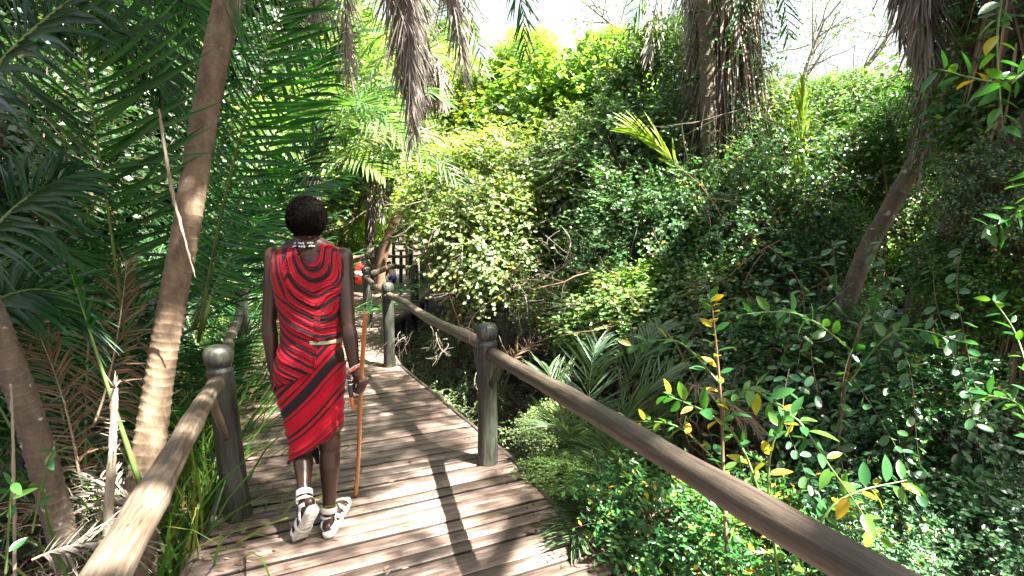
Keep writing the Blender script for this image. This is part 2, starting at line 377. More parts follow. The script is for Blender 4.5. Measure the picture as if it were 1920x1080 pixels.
# ------------------------------------------------------------------ ground
def ground():
    n = 150
    a = np.linspace(-1, 1, n); x = np.sign(a) * (np.abs(a) ** 2.6) * 180; y = x + 8
    X, Y = np.meshgrid(x, y)
    Z = ground_z(X, Y)
    V = np.stack([X, Y, Z], -1).reshape(-1, 3)
    i, j = np.meshgrid(np.arange(n - 1), np.arange(n - 1)); b = (j * n + i).ravel()
    F = np.stack([b, b + 1, b + n + 1, b + n], -1)
    o = add('forest_floor', V, F, M['soil'], smooth=True); o['kind'] = 'structure'
def ground_z(X, Y):
    Z = -.72 + .10 * np.sin(X * 1.3 + .4) * np.cos(Y * 1.1) + .06 * np.sin(X * 3.7 + Y * 2.1)
    far = np.clip((np.abs(X + .25 * Y - .5) - 1.6) / 6, 0, 1)
    return Z + .35 * far
ground()

# ------------------------------------------------------------------ boardwalk
def clip_poly(poly, a, b, c):
    """keep a*x+b*y<=c"""
    out = []
    for i in range(len(poly)):
        p, q = poly[i], poly[(i + 1) % len(poly)]
        dp = a * p[0] + b * p[1] - c; dq = a * q[0] + b * q[1] - c
        if dp <= 0: out.append(p)
        if (dp < 0 < dq) or (dq < 0 < dp):
            t = dp / (dp - dq); out.append((p[0] + t * (q[0] - p[0]), p[1] + t * (q[1] - p[1])))
    return out
def clip_convex(strip, quad):
    """quad counter-clockwise"""
    for i in range(len(quad)):
        p, q = quad[i], quad[(i + 1) % len(quad)]
        nx, ny = (q[1] - p[1]), -(q[0] - p[0])
        strip = clip_poly(strip, nx, ny, nx * p[0] + ny * p[1])
        if len(strip) < 3: return []
    return strip
def shrink(poly, d):
    out = poly
    for i in range(len(poly)):
        p, q = poly[i], poly[(i + 1) % len(poly)]
        nx, ny = (q[1] - p[1]), -(q[0] - p[0]); l = math.hypot(nx, ny)
        if l < 1e-5: continue
        nx /= l; ny /= l
        out = clip_poly(out, nx, ny, nx * p[0] + ny * p[1] - d)
        if len(out) < 3: return []
    return out
walk = empty('boardwalk', (-1, 3, 0), kind='structure'); walk['label'] = 'weathered plank boardwalk winding away into the thicket'
LEFT = [(-.95, .0), (-1.62, 2.93), (-2.75, 5.72), (-3.62, 7.95), (-4.3, 11.2), (-4.1, 14.5), (-2.2, 19.5)]
RIGHT = [(1.42, .0), (-.02, 3.77), (-1.28, 6.27), (-2.02, 8.42), (-1.85, 11.1), (-1.95, 13.7), (.6, 18.0)]
ANG = [25.5, 23.5, 20.0, 2.0, 2.0, -25]
rp = random.Random(3)
def make_planks():
    for s in range(6):
        quad = [LEFT[s], RIGHT[s], RIGHT[s + 1], LEFT[s + 1]]
        a = radians(ANG[s]); u = (cos(a), sin(a)); v = (-sin(a), cos(a))
        vs = [p[0] * v[0] + p[1] * v[1] for p in quad]; us = [p[0] * u[0] + p[1] * u[1] for p in quad]
        pos = min(vs) + (.0 if s == 0 else .006)
        while pos < max(vs) - .01:
            wd = .085 * rp.uniform(.90, 1.08); gap = rp.choice((rp.uniform(.008, .012), rp.uniform(.020, .030)))
            if s == 0 and abs(pos - 2.62) < .05 : gap = .02
            e0, e1 = min(us) - .05, max(us) + .05
            dz = rp.uniform(-.0035, .0035); tilt = rp.uniform(-.012, .012); sk = rp.uniform(-.0015, .0015)
            strip = [(e * u[0] + f * v[0], e * u[1] + f * v[1]) for e, f in ((e0, pos), (e1, pos + sk), (e1, pos + wd + sk), (e0, pos + wd))]
            poly = clip_convex(strip, quad)
            pos += wd + gap
            if len(poly) < 3: continue
            top = shrink(poly, .0035)
            if len(top) != len(poly):
                if len(shrink(poly, .012)) < 3: continue
                top = poly
            n = len(poly); V = []
            ctr = (sum(p[0] for p in poly) / n, sum(p[1] for p in poly) / n)
            def zt(p): return dz + tilt * ((p[0] - ctr[0]) * v[0] + (p[1] - ctr[1]) * v[1])
            for p in poly: V.append((p[0], p[1], -.034 + dz))
            for p in poly: V.append((p[0], p[1], -.005 + zt(p)))
            for p in top: V.append((p[0], p[1], zt(p)))
            side = []
            for k in range(n):
                kn = (k + 1) % n
                side += [(k, kn, n + kn, n + k), (n + k, n + kn, 2 * n + kn, 2 * n + k)]
            Fs = [np.array(side)]
            cap = [np.array([list(range(2 * n, 3 * n))]), np.array([list(range(n))[::-1]])]
            gr = np.array([(p[0] * u[0] + p[1] * u[1], p[0] * v[0] + p[1] * v[1], p[2]) for p in V])
            po = add('plank', V, Fs + cap, M['plank'], walk, Vector((ctr[0], ctr[1], 0)), grain=gr)
            po.data.materials.append(M['plank_edge']); mi = np.zeros(len(po.data.polygons), np.int32); mi[0:2 * n:2] = 1; po.data.polygons.foreach_set('material_index', mi)
make_planks()
def nails():
    rng = np.random.default_rng(4); A = Acc(); k = 8; th = np.arange(k) * 2 * pi / k
    for o in list(walk.children):
        if not o.name.startswith('plank'): continue
        c = o.location + walk.location
        if c.y > 7: continue
        co = np.array([v.co for v in o.data.vertices]); s_ = 0 if c.y < 3.4 else 1
        vv = [Vector(v.co) + c for v in o.data.vertices if v.co.z > -.02]
        xs = min(vv, key=lambda v: v.x); xe = max(vv, key=lambda v: v.x)
        for e, f in ((xs, xe), (xe, xs)):
            L = (f - e).length
            if L < .5: continue
            for dd in (.11, .145) if L > 1 else (.12,):
                m_ = [v for v in vv if (v - e).length < .12]; cy = sum((v for v in m_), Vector()) / max(len(m_), 1)
                q_ = cy + (f - e).normalized() * (dd + rng.uniform(-.012, .012)) + Vector((0, rng.uniform(-.02, .02), 0)); q_.z = c.z + .0022 + vv[-1].z * .0
                V = [(q_.x + .0038 * cos(t), q_.y + .0038 * sin(t), q_.z + .001) for t in th] + [(q_.x + .0045 * cos(t), q_.y + .0045 * sin(t), q_.z - .006) for t in th]
                A.add(np.array(V), [np.array([list(range(k))]), np.array([(i, k + i, k + (i + 1) % k, (i + 1) % k) for i in range(k)])])
    A.build('nails', M['nail'], walk, kind='stuff')
M['nail'] = plain_mat('rusty_nail', (.035, .022, .016), .6)
nails()
def beam(name, a, b, w_, h_, mat, parent, top=0.0, over=0):
    a = Vector(a); b = Vector(b); d = (b - a).normalized(); s = d.cross(Vector((0, 0, 1))).normalized()
    a = a - d * over; b = b + d * over
    V = []
    for p in (a, b):
        for sx, sz in ((-1, -1), (1, -1), (1, 1), (-1, 1)):
            V.append(p + s * sx * w_ / 2 + Vector((0, 0, sz * h_ / 2)))
    V = [(v.x, v.y, v.z) for v in V]
    F = np.array([(0, 1, 2, 3), (7, 6, 5, 4), (0, 4, 5, 1), (1, 5, 6, 2), (2, 6, 7, 3), (3, 7, 4, 0)])
    o = Vector(V[0])
    gr = np.array([((Vector(p) - a).dot(d), (Vector(p) - a).dot(s), p[2]) for p in V])
    return add(name, V, F, mat, parent, (a + b) / 2, grain=gr)
for side, poly in ((-1, LEFT), (1, RIGHT)):
    for s in range(6):
        a = Vector((*poly[s], 0)); b = Vector((*poly[s + 1], 0)); d = (b - a).normalized(); o = Vector((d.y, -d.x, 0)) * side * .016
        beam('edge_board', a + o + Vector((0, 0, -.055)), b + o + Vector((0, 0, -.055)), .026, .125, M['edge_wood'], walk)
        i = Vector((d.y, -d.x, 0)) * -side * .13
        beam('joist', a + i + Vector((0, 0, -.115)), b + i + Vector((0, 0, -.115)), .07, .15, M['edge_wood'], walk)
        for t in (.25, .75):
            c = a.lerp(b, t) + i
            V, Fs, _, _ = tube([(c.x, c.y, -1.1), (c.x, c.y, -.19)], [.06, .06], 10)
            add('pile', V, Fs, M['post'], walk, Vector((c.x, c.y, -1.1)), grain=V * 1.0, smooth=False)
# debris on the deck: small green blade and twig fragments
def deck_litter():
    rng = np.random.default_rng(5); n = 300
    t = rng.uniform(1.2, 8, n); e = np.where(rng.uniform(size=n) < .6, rng.uniform(0, .12, n), rng.uniform(0, 1, n))
    lx = np.interp(t, [p[1] for p in LEFT], [p[0] for p in LEFT]); rx = np.interp(t, [p[1] for p in RIGHT], [p[0] for p in RIGHT])
    x = lx + .06 + (rx - lx - .12) * e
    pos = np.stack([x, t, np.full(n, .006)], 1)
    d = rng.normal(size=(n, 3)); d[:, 2] = 0; d = nrmz(d)
    nr = nrmz(np.array([0, 0, 1.0]) + rng.normal(0, .08, (n, 3)))
    V, F, T = leaves(pos, d, nr, rng.uniform(.02, .06, n), LEAF4, rng.uniform(.3, 1, n), rng.uniform(.25, 1.1, n))
    o = add('fallen_leaves', V, F, M['litter'], tint=T); tag(o, 'dry fallen leaf scraps scattered on the boardwalk planks', 'leaves', kind='stuff')
deck_litter()

# ------------------------------------------------------------------ railings
def lathe(prof, k=24, bend=None):
    """prof: list of (z, r)"""
    th = np.arange(k) * 2 * pi / k
    V = np.array([[(r * cos(t), r * sin(t), z) for t in th] for z, r in prof]).reshape(-1, 3)
    n = len(prof); i = np.arange(n - 1)[:, None] * k; j = np.arange(k)[None]; jn = (j + 1) % k
    F = np.stack([i + j, i + jn, i + k + jn, i + k + j], -1).reshape(-1, 4)
    return V, [F, np.array([np.arange(k)[::-1]]), np.array([(n - 1) * k + np.arange(k)])]
def post(parent, base, h, r=.066, lean=(0, 0), name='post', cap=True):
    base = Vector(base)
    pr = [(-.55, r * 1.08), (0, r * 1.06), (h * .3, r * 1.0), (h * .6, r * .98), (h - .20, r * .99), (h - .150, r * .98), (h - .142, r * 1.0), (h - .136, r * .98), (h - .118, r * .80)]
    if cap: pr += [(h - .112, r * .80), (h - .100, r * 1.02), (h - .070, r * 1.08), (h - .035, r * 1.05), (h - .012, r * .86), (h - .003, r * .55), (h, r * .12)]
    V, Fs = lathe(pr)
    th = np.arctan2(V[:, 1], V[:, 0]); k = 1 + .03 * np.sin(2 * th + base.x * 5) + .015 * np.sin(5 * th + V[:, 2] * 6)
    V[:, 0] *= k; V[:, 1] *= k
    gr = V.copy()
    V[:, 0] += lean[0] * V[:, 2]; V[:, 1] += lean[1] * V[:, 2]
    o = add(name, V + np.array(base), Fs, M['post'], parent, base, smooth=True, grain=gr)
    # drying crack across the cap
    if cap:
        Vc = np.array([(-.0025, -r * .9, h - .06), (.0025, -r * .9, h - .06), (.0022, -.01, h + .0016), (-.0022, -.01, h + .0016), (.003, -r * 1.10, h - .055), (-.003, -r * 1.10, h - .055), (-.003, -r * 1.02, h - .015), (.003, -r * 1.02, h - .015)])
        Vc[:, 0] += lean[0] * Vc[:, 2]; Vc[:, 1] += lean[1] * Vc[:, 2]
        add('crack', Vc + np.array(base), [np.array([(5, 4, 7, 6)]), np.array([(6, 7, 2, 3)])], M['crack'], o, base)
    return o
M['crack'] = plain_mat('drying_crack', (.012, .011, .010), .9)
def rail(parent, a, b, r0, r1, seed, sag=0.0, mat='rail', name='rail', k=18):
    a = Vector(a); b = Vector(b); rng = np.random.default_rng(seed)
    n = 40; t = np.linspace(0, 1, n)
    pts = np.array([list(a.lerp(b, x)) for x in t])
    pts[:, 2] -= sag * np.sin(t * pi); ph = rng.uniform(0, 6, 3)
    env = np.sin(t * pi) ** .5; pts[:, 0] += .014 * np.sin(t * 6 + ph[0]) * env; pts[:, 2] += .012 * np.sin(t * 8 + ph[1]) * env
    rad = r0 + (r1 - r0) * t + .0022 * np.sin(t * 21 + ph[2]) + .0015 * np.sin(t * 47)
    rad[0] *= .82; rad[-1] *= .82
    V, Fs = tubes(pts[None], rad[None], k)
    L = (b - a).length; th = np.tile(np.arange(k) * 2 * pi / k, n)
    # knots: small raised bumps
    Vr = V.reshape(n, k, 3)
    for _ in range(14):
        ki = rng.integers(2, n - 2); kj = rng.integers(0, k)
        c = pts[ki]; Vr[ki, kj] = c + (Vr[ki, kj] - c) * rng.uniform(.9, 1.10)
    V = Vr.reshape(-1, 3)
    gr = np.stack([np.repeat(t * L, k), .045 * np.cos(th), .045 * np.sin(th)], 1)
    return add(name, V, Fs, M[mat], parent, (a + b) / 2, smooth=True, grain=gr)
def brace(parent, a, b, r=.022, mat='post'):
    a = Vector(a); b = Vector(b)
    m_ = a.lerp(b, .5) + Vector((0, 0, -.015))
    V, Fs, q, rr = tube([a, m_, b], [r * .8, r * 1.1, r], 10, 10)
    gr = V - np.array(a); gr = np.stack([gr[:, 2], gr[:, 0], gr[:, 1]], 1)
    return add('brace', V, Fs, M[mat], parent, m_, smooth=True, grain=gr)
R1 = Vector((-.165, 3.70, 0)); R2 = Vector((-1.37, 6.22, 0)); R3 = Vector((-2.17, 8.5, 0)); L1 = Vector((-1.53, 3.0, 0))
rr_ = empty('handrail', (R1.x, R1.y, 0), 'round pole handrail on turned posts along the right edge of the boardwalk', 'railing')
post(rr_, R1, .965, .067); post(rr_, R2, .95, .064, (.0, .0)); post(rr_, R3, .93, .066, (-.02, 0))
Rn = Vector((1.22, -.35, 0)); post(rr_, Rn, .96, .067)
ra = P(920, 662, 3.66); rb = P(1625, 1068, 1.03); rdir = (rb - ra)
rail(rr_, ra, ra + rdir * 1.55, .042, .045, 1)
rail(rr_, R1 + Vector((-.01, .01, .80)), R2 + Vector((0, 0, .81)), .043, .036, 2)
rail(rr_, R2 + Vector((0, 0, .80)), R3 + Vector((0, 0, .74)), .036, .034, 3)
rail(rr_, R3 + Vector((0, 0, .79)), P(757, 500, 10.3), .05, .04, 4, -.05)
brace(rr_, R1 + Vector((.03, -.05, .56)), ra + rdir * .085 + Vector((0, 0, -.03)), .022)
brace(rr_, R1 + Vector((-.03, .04, .50)), R1.lerp(R2, .075) + Vector((0, 0, .78)), .024)
brace(rr_, R2 + Vector((.0, .05, .5)), R2.lerp(R3, .1) + Vector((0, 0, .76)), .022)
lr_ = empty('handrail', (L1.x, L1.y, 0), 'round pole handrail on the left edge, close beside the leaning palm trunk', 'railing')
post(lr_, L1, .975, .07, (-.055, -.01))
la = P(408, 716, 2.95); lb = P(215, 1045, 1.12); ld = lb - la
rail(lr_, la, la + ld * 1.5, .040, .046, 6)
Ln = Vector((-.80, -.15, 0)); post(lr_, Ln, .95, .067)
L2 = Vector((-2.93, 6.1, 0)); post(lr_, L2, .94, .065)
rail(lr_, L1 + Vector((-.05, .03, .80)), L2 + Vector((0, 0, .78)), .040, .036, 7)
brace(lr_, L1 + Vector((.0, -.07, .48)), la + ld * .13 + Vector((.0, 0, -.035)), .02, 'rail')
# bolt head shining by the left post foot
Vb, Fb = lathe([(0, .016), (.006, .016), (.010, .010), (.011, .002)], 12)
M['zinc'] = plain_mat('galvanised_steel', (.55, .56, .57), .3); M['zinc'].node_tree.nodes['Principled BSDF'].inputs['Metallic'].default_value = .9
add('bolt', Vb + np.array(G(406, 972)) , Fb, M['zinc'], lr_, G(406, 972))
# far railings
fr = empty('handrail', (-3.3, 11.1, 0), 'low brown rail crossing behind the red extinguisher where the boardwalk turns', 'railing')
post(fr, (-3.27, 11.1, 0), .95, .075)
post(fr, P(683, 575, 12.6) * 1.0 if False else Vector((P(683, 500, 12.6).x, 12.6, 0)), 1.08, .06)
post(fr, Vector((P(708, 500, 12.9).x, 12.9, 0)), 1.02, .065)
zc = P(700, 483, 12.7).z
rail(fr, P(600, 484, 12.7), P(765, 481, 13.0), .04, .035, 9)
rail(fr, P(655, 486, 11.1) , P(683, 478, 12.6), .035, .03, 12)
brace(fr, P(690, 487, 12.5), P(704, 508, 12.5), .03, 'rail')
fr2 = empty('handrail', (-1.95, 11.2, 0), 'two dark posts with a pole between them past the bend, half under bright leaves', 'railing')
post(fr2, Vector((-1.93, 11.2, 0)), .86, .085, cap=False); post(fr2, Vector((-2.12, 13.6, 0)), .90, .09, cap=False)
rail(fr2, Vector((-1.93, 11.2, .78)), Vector((-2.12, 13.6, .82)), .035, .035, 13)
fr3 = empty('timber_frame', (P(745, 480, 14.5).x, 14.5, 0), 'dark open timber frame standing where the far deck ends', 'frame')
for px_, a_, b_ in ((738, 445, 520), (752, 470, 545), (770, 440, 520)):
    brace(fr3, P(px_, a_, 14.5), Vector((P(px_, b_, 14.5).x, 14.5, 0)), .045)
for y_ in (458, 470, 482):
    brace(fr3, P(735, y_, 14.5), P(790, y_ - 3, 14.8), .03)

# ------------------------------------------------------------------ small far items
M['red_paint'] = plain_mat('red_paint', (.62, .02, .015), .35)
M['black_plastic'] = plain_mat('black_plastic', (.02, .02, .02), .4)
M['blue_paint'] = plain_mat('blue_paint', (.02, .07, .28), .35)
M['white_paint'] = plain_mat('white_paint', (.75, .75, .73), .5)
M['red_cloth'] = plain_mat('red_cloth', (.5, .02, .02), .85, .2)
ex = P(676, 531, 12.0)
e = empty('fire_extinguisher', ex, 'small red fire extinguisher hanging on a post at the bend of the boardwalk', 'fire extinguisher')
V, Fs = lathe([(0, .10), (.02, .115), (.36, .115), (.42, .08), (.44, .035), (.48, .035)], 20)
add('cylinder', V + np.array(ex), Fs, M['red_paint'], e, smooth=True)
V, Fs, _, _ = tube([ex + Vector((-.07, 0, .52)), ex + Vector((.02, 0, .50)), ex + Vector((.10, 0, .55))], [.018, .02, .014], 8, 6)
add('handle', V, Fs, M['black_plastic'], e, smooth=True)
V, Fs, _, _ = tube([ex + Vector((.03, -.02, .47)), ex + Vector((.14, -.05, .40)), ex + Vector((.13, -.06, .12))], [.012, .012, .014], 8, 10)
add('hose', V, Fs, M['black_plastic'], e, smooth=True)
V, Fs = lathe([(.14, .1165), (.27, .1165)], 20)
add('band', V + np.array(ex), Fs, M['white_paint'], e, smooth=True)
bl = P(736, 525, 12.7)
e = empty('lantern', bl, 'small blue lantern with a wire handle hanging near the foot of the leaning trunk', 'lantern')
V, Fs = lathe([(0, .09), (.04, .11), (.08, .09)], 16); add('tank', V + np.array(bl), Fs, M['blue_paint'], e, smooth=True)
V, Fs = lathe([(.08, .06), (.14, .085), (.24, .07), (.27, .05)], 16); add('globe', V + np.array(bl), Fs, M['white_paint'], e, smooth=True)
V, Fs = lathe([(.27, .075), (.30, .08), (.34, .05), (.36, .01)], 16); add('lid', V + np.array(bl), Fs, M['blue_paint'], e, smooth=True)
th = np.linspace(0, pi, 14); pts = [bl + Vector((.12 * cos(t), 0, .20 + .27 * sin(t))) for t in th]
V, Fs, _, _ = tube(pts, [.007] * 14, 6); add('handle', V, Fs, M['black_plastic'], e, smooth=True)
rc = P(718, 500, 13.3)
rngc = np.random.default_rng(2)
gx, gy = np.meshgrid(np.linspace(-1, 1, 14), np.linspace(0, 1, 12))
V = np.stack([rc.x + gx * (.20 - .05 * gy) + .0 * gy, rc.y + .04 * np.sin(gx * 9) + .0 * gy, rc.z + .12 - gy * (.28 + .06 * np.sin(gx * 4))], -1).reshape(-1, 3)
V2 = V + np.array([0, .012, 0])
i, j = np.meshgrid(np.arange(13), np.arange(11)); b = (j * 14 + i).ravel(); Fq = np.stack([b, b + 1, b + 15, b + 14], -1)
o = add('cloth', np.concatenate([V, V2]), np.concatenate([Fq, Fq[:, ::-1] + len(V)]), M['red_cloth'], smooth=True)
tag(o, 'red cloth hung over the far brown rail beside the leaning trunk', 'cloth')

# ------------------------------------------------------------------ the person
M['skin'] = plain_mat('dark_skin', (.042, .0185, .0115), .34, .5, .18, 14)
M['hair'] = plain_mat('short_black_hair', (.0055, .0045, .004), 1.0, .08)
M['white_leather'] = plain_mat('white_leather', (.72, .71, .68), .45, .4, .08, 30)
M['sole'] = plain_mat('cream_sole', (.58, .54, .46), .7, .3, .15, 25)
M['orange_bead'] = plain_mat('orange_beads', (.60, .10, .02), .4)
M['white_bead'] = plain_mat('white_beads', (.75, .74, .70), .35)
M['black_bead'] = plain_mat('black_beads', (.015, .015, .02), .35)
M['belt'] = plain_mat('pale_green_belt', (.28, .30, .17), .6)

def cloth_mat(name, stops, wrapped):
    m, n, b, out = new_mat(name)
    at = node(n, 'ShaderNodeAttribute', attribute_name='tint')
    tc = node(n, 'ShaderNodeTexCoord')
    nz = node(n, 'ShaderNodeTexNoise', {'Vector': tc.outputs['Object'], 'Scale': 9.0, 'Detail': 2.0})
    o1 = node(n, 'ShaderNodeMath', {0: nz.outputs[0], 1: .5}, operation='SUBTRACT')
    o2 = node(n, 'ShaderNodeMath', {0: o1.outputs[0], 1: .012}, operation='MULTIPLY')
    s = node(n, 'ShaderNodeMath', {0: at.outputs['Fac'], 1: o2.outputs[0]}, operation='ADD')
    f = s
    if wrapped: f = node(n, 'ShaderNodeMath', {0: s.outputs[0]}, operation='FRACT')
    r = ramp(n, f.outputs[0], stops, 'CONSTANT')
    n.links.new(r.outputs[0], b.inputs['Base Color'])
    b.inputs['Roughness'].default_value = .75; b.inputs['Specular IOR Level'].default_value = .25
    b.inputs['Sheen Weight'].default_value = .15; b.inputs['Sheen Roughness'].default_value = .4
    wv = node(n, 'ShaderNodeTexNoise', {'Vector': tc.outputs['Object'], 'Scale': 420.0, 'Detail': 1.0})
    n4 = node(n, 'ShaderNodeTexNoise', {'Vector': tc.outputs['Object'], 'Scale': 38.0, 'Detail': 3.0})
    sm = node(n, 'ShaderNodeMath', {0: wv.outputs[0], 1: n4.outputs[0]}, operation='ADD')
    bp = node(n, 'ShaderNodeBump', {'Strength': .35, 'Distance': .003, 'Height': sm.outputs[0]})
    n.links.new(bp.outputs[0], b.inputs['Normal'])
    return m
RED = (.43, .003, .017); BLK = (.014, .012, .015); MAR = (.16, .004, .012)
up_st = [(0, RED), (.12, BLK), (.14, RED), (.17, BLK), (.20, RED), (.23, MAR), (.25, RED), (.34, BLK), (.53, RED), (.57, BLK), (.59, RED), (.63, BLK), (.66, RED), (.70, BLK), (.72, RED), (.80, BLK), (.95, RED), (.96, MAR)]
lo = [(0, MAR)]
def band_(a, b, c=BLK): lo.append((a, c)); lo.append((b, RED))
band_(.02, .03); band_(.045, .055, MAR); band_(.065, .072); band_(.17, .19); band_(.215, .24); band_(.36, .375); band_(.40, .50); band_(.53, .545); band_(.60, .635); band_(.66, .69); band_(.78, .80); band_(.83, .93)
M['wrap_upper'] = cloth_mat('red_black_cloth_draped', up_st, True)
M['wrap_lower'] = cloth_mat('red_black_cloth_skirt', lo, False)

def capsule(a, b, ra, rb, k=20, n=10, flat=None):
    a = np.array(a, float); b = np.array(b, float); d = b - a; L = np.linalg.norm(d); d /= L
    t = []; r = []; c = []
    for x in np.linspace(-pi / 2, 0, 6): t.append(a + d * ra * sin(x)); r.append(max(ra * cos(x), 1e-4))
    for x in np.linspace(0, 1, n)[1:-1]: t.append(a + d * L * x); r.append(ra + (rb - ra) * x)
    for x in np.linspace(0, pi / 2, 6): t.append(b + d * rb * sin(x)); r.append(max(rb * cos(x), 1e-4))
    t = np.array(t); r = np.array(r)
    ref = np.array([1., 0, 0]) if abs(d[0]) < .8 else np.array([0, 1., 0])
    A = nrmz(np.cross(d, ref)); B = np.cross(d, A); th = np.arange(k) * 2 * pi / k
    V = t[:, None] + r[:, None, None] * (np.cos(th)[None, :, None] * A + np.sin(th)[None, :, None] * B)
    V = V.reshape(-1, 3)
    if flat is not None:
        ax = nrmz(np.array(flat[0], float)); m_ = (a + b) / 2
        q = (V - m_) @ ax; V = V + (flat[1] - 1) * q[:, None] * ax
    m = len(t); i = np.arange(m - 1)[:, None] * k; j = np.arange(k)[None]; jn = (j + 1) % k
    F = np.stack([i + j, i + jn, i + k + jn, i + k + j], -1).reshape(-1, 4)
    return V, [F, np.array([np.arange(k)[::-1]]), np.array([(m - 1) * k + np.arange(k)])]
def ellipsoid(c, r, nu=24, nv=14, rot=None):
    u = np.linspace(0, 2 * pi, nu, endpoint=False); v = np.linspace(-pi / 2 + .05, pi / 2 - .05, nv)
    V = np.array([[(cos(b) * cos(a), cos(b) * sin(a), sin(b)) for a in u] for b in v]).reshape(-1, 3) * np.array(r)
    if rot is not None: V = V @ np.array(rot).T
    V = V + np.array(c)
    i = np.arange(nv - 1)[:, None] * nu; j = np.arange(nu)[None]; jn = (j + 1) % nu
    F = np.stack([i + j, i + jn, i + nu + jn, i + nu + j], -1).reshape(-1, 4)
    return V, [F, np.array([np.arange(nu)[::-1]]), np.array([(nv - 1) * nu + np.arange(nu)])]
PB = Vector((-1.03, 2.85, 0))
person = empty('person', PB, 'person in a red and black draped wrap walking away along the boardwalk', 'person')
A_ = Acc()
def cap(a, b, ra, rb, flat=None): v, f = capsule(a, b, ra, rb, flat=flat); A_.add(v, f)
def chain(pts, rs, flat=None):
    for i in range(len(pts) - 1): cap(pts[i], pts[i + 1], rs[i], rs[i + 1], flat)
X = (1, 0, 0); Y_ = (0, 1, 0)
# torso
cx = -1.035
def tor(z, x, y, rx, ry, rz): v, f = ellipsoid((x, y, z), (rx, ry, rz)); A_.add(v, f)
tor(1.36, cx + .003, 2.93, .155, .105, .17); tor(1.20, cx + .003, 2.93, .135, .095, .18); tor(1.05, cx, 2.93, .125, .09, .15)
tor(.92, cx + .005, 2.92, .150, .105, .14); tor(1.43, cx, 2.93, .17, .075, .075)
cap(P(576, 478, 2.93), P(577, 440, 2.92), .062, .052)
cap(P(545, 470, 2.93), P(577, 452, 2.93), .05, .05); cap(P(612, 470, 2.93), P(577, 452, 2.93), .05, .05)
hc = P(576, 413, 2.90)
v, f = ellipsoid(hc + Vector((0, .008, 0)), (.074, .092, .108)); A_.add(v, f)
cap(hc + Vector((0, .055, -.04)), hc + Vector((0, .06, -.085)), .055, .036)            # jaw
cap(hc + Vector((0, .10, .01)), hc + Vector((0, .118, -.03)), .010, .018)              # nose
cap(hc + Vector((-.018, .10, -.062)), hc + Vector((.018, .10, -.062)), .010, .010)     # lips
for s in (-1, 1):
    cap(hc + Vector((s * .078, .008, .012)), hc + Vector((s * .076, .012, -.028)), .014, .009, (X, .55))   # ears
# left arm
sL = P(517, 484, 2.93); eL = P(504, 600, 2.90); wL = P(512, 693, 2.89)
chain([sL, sL.lerp(eL, .45), eL], [.053, .045, .036]); chain([eL, eL.lerp(wL, .3), wL], [.034, .040, .024]); cap(sL + Vector((-.008, 0, .01)), sL.lerp(eL, .35), .050, .046); cap(sL.lerp(eL, .3) + Vector((0, -.012, 0)), sL.lerp(eL, .7) + Vector((0, -.008, 0)), .038, .034); cap(eL + Vector((0, -.016, .005)), eL + Vector((0, -.012, -.015)), .020, .018)
hp = P(514, 712, 2.90); cap(wL, hp, .026, .032, (X, .6))
for k in range(4):
    y0 = 2.865 + .02 * k
    a = Vector((hp.x + .004, y0, hp.z - .028)); b = a + Vector((.010, .004, -.036 + .003 * abs(k - 1.5))); c = b + Vector((.018, .0, -.024)); d = c + Vector((.020, .0, -.008))
    chain([a, b, c, d], [.0105, .0098, .0088, .0078])
a = hp + Vector((.006, .032, .01)); chain([a, a + Vector((.012, .026, -.028)), a + Vector((.022, .030, -.056))], [.012, .0105, .009])
# right arm + gripping hand
sR = P(641, 486, 2.92); eR = P(652, 603, 2.87); wR = P(665, 692, 2.84)
chain([sR, sR.lerp(eR, .45), eR], [.053, .046, .037]); chain([eR, eR.lerp(wR, .3), wR], [.034, .041, .025]); cap(sR + Vector((.008, 0, .01)), sR.lerp(eR, .35), .050, .046); cap(sR.lerp(eR, .3) + Vector((0, -.012, 0)), sR.lerp(eR, .7) + Vector((0, -.008, 0)), .039, .034); cap(eR + Vector((0, -.016, .005)), eR + Vector((0, -.012, -.015)), .020, .018)
STB = G(667, 932) + Vector((0, 0, .006)); SH = P(678, 724, 2.835)
STT = SH + (SH - STB) * ((1.20 - SH.z) / (SH.z - STB.z))
sdir = (STT - STB).normalized()
def onst(z): return STB + sdir * ((z - STB.z) / sdir.z)
cap(wR, P(676, 711, 2.825), .027, .031, (Y_, .75)); cap(P(669, 703, 2.83), P(684, 713, 2.82), .022, .022)
for k in range(4):
    kn = P(689 - 4.5 * k, 711 + 1.5 * k, 2.812 - .004 * k)
    zt = kn.z
    c1 = onst(zt - .030); c2 = onst(zt - .058); c3 = onst(zt - .080)
    off = .017
    m1 = Vector((c1.x + .021 - .011 * k, c1.y - off - .003, zt - .032)); m2 = Vector((c2.x + .013 - .0115 * k, c2.y - off, zt - .060 + .002 * k)); m3 = Vector((c3.x + .004 - .009 * k, c3.y - off + .005, zt - .080 + .004 * abs(k - 1)))
    chain([kn, m1, m2, m3], [.0115, .0102, .0092, .0080])
tb = P(668, 711, 2.845); chain([tb, P(661, 721, 2.85), P(664, 732, 2.852), onst(P(664, 739, 2.85).z) + Vector((-.014, .014, 0))], [.015, .0125, .0105, .009])
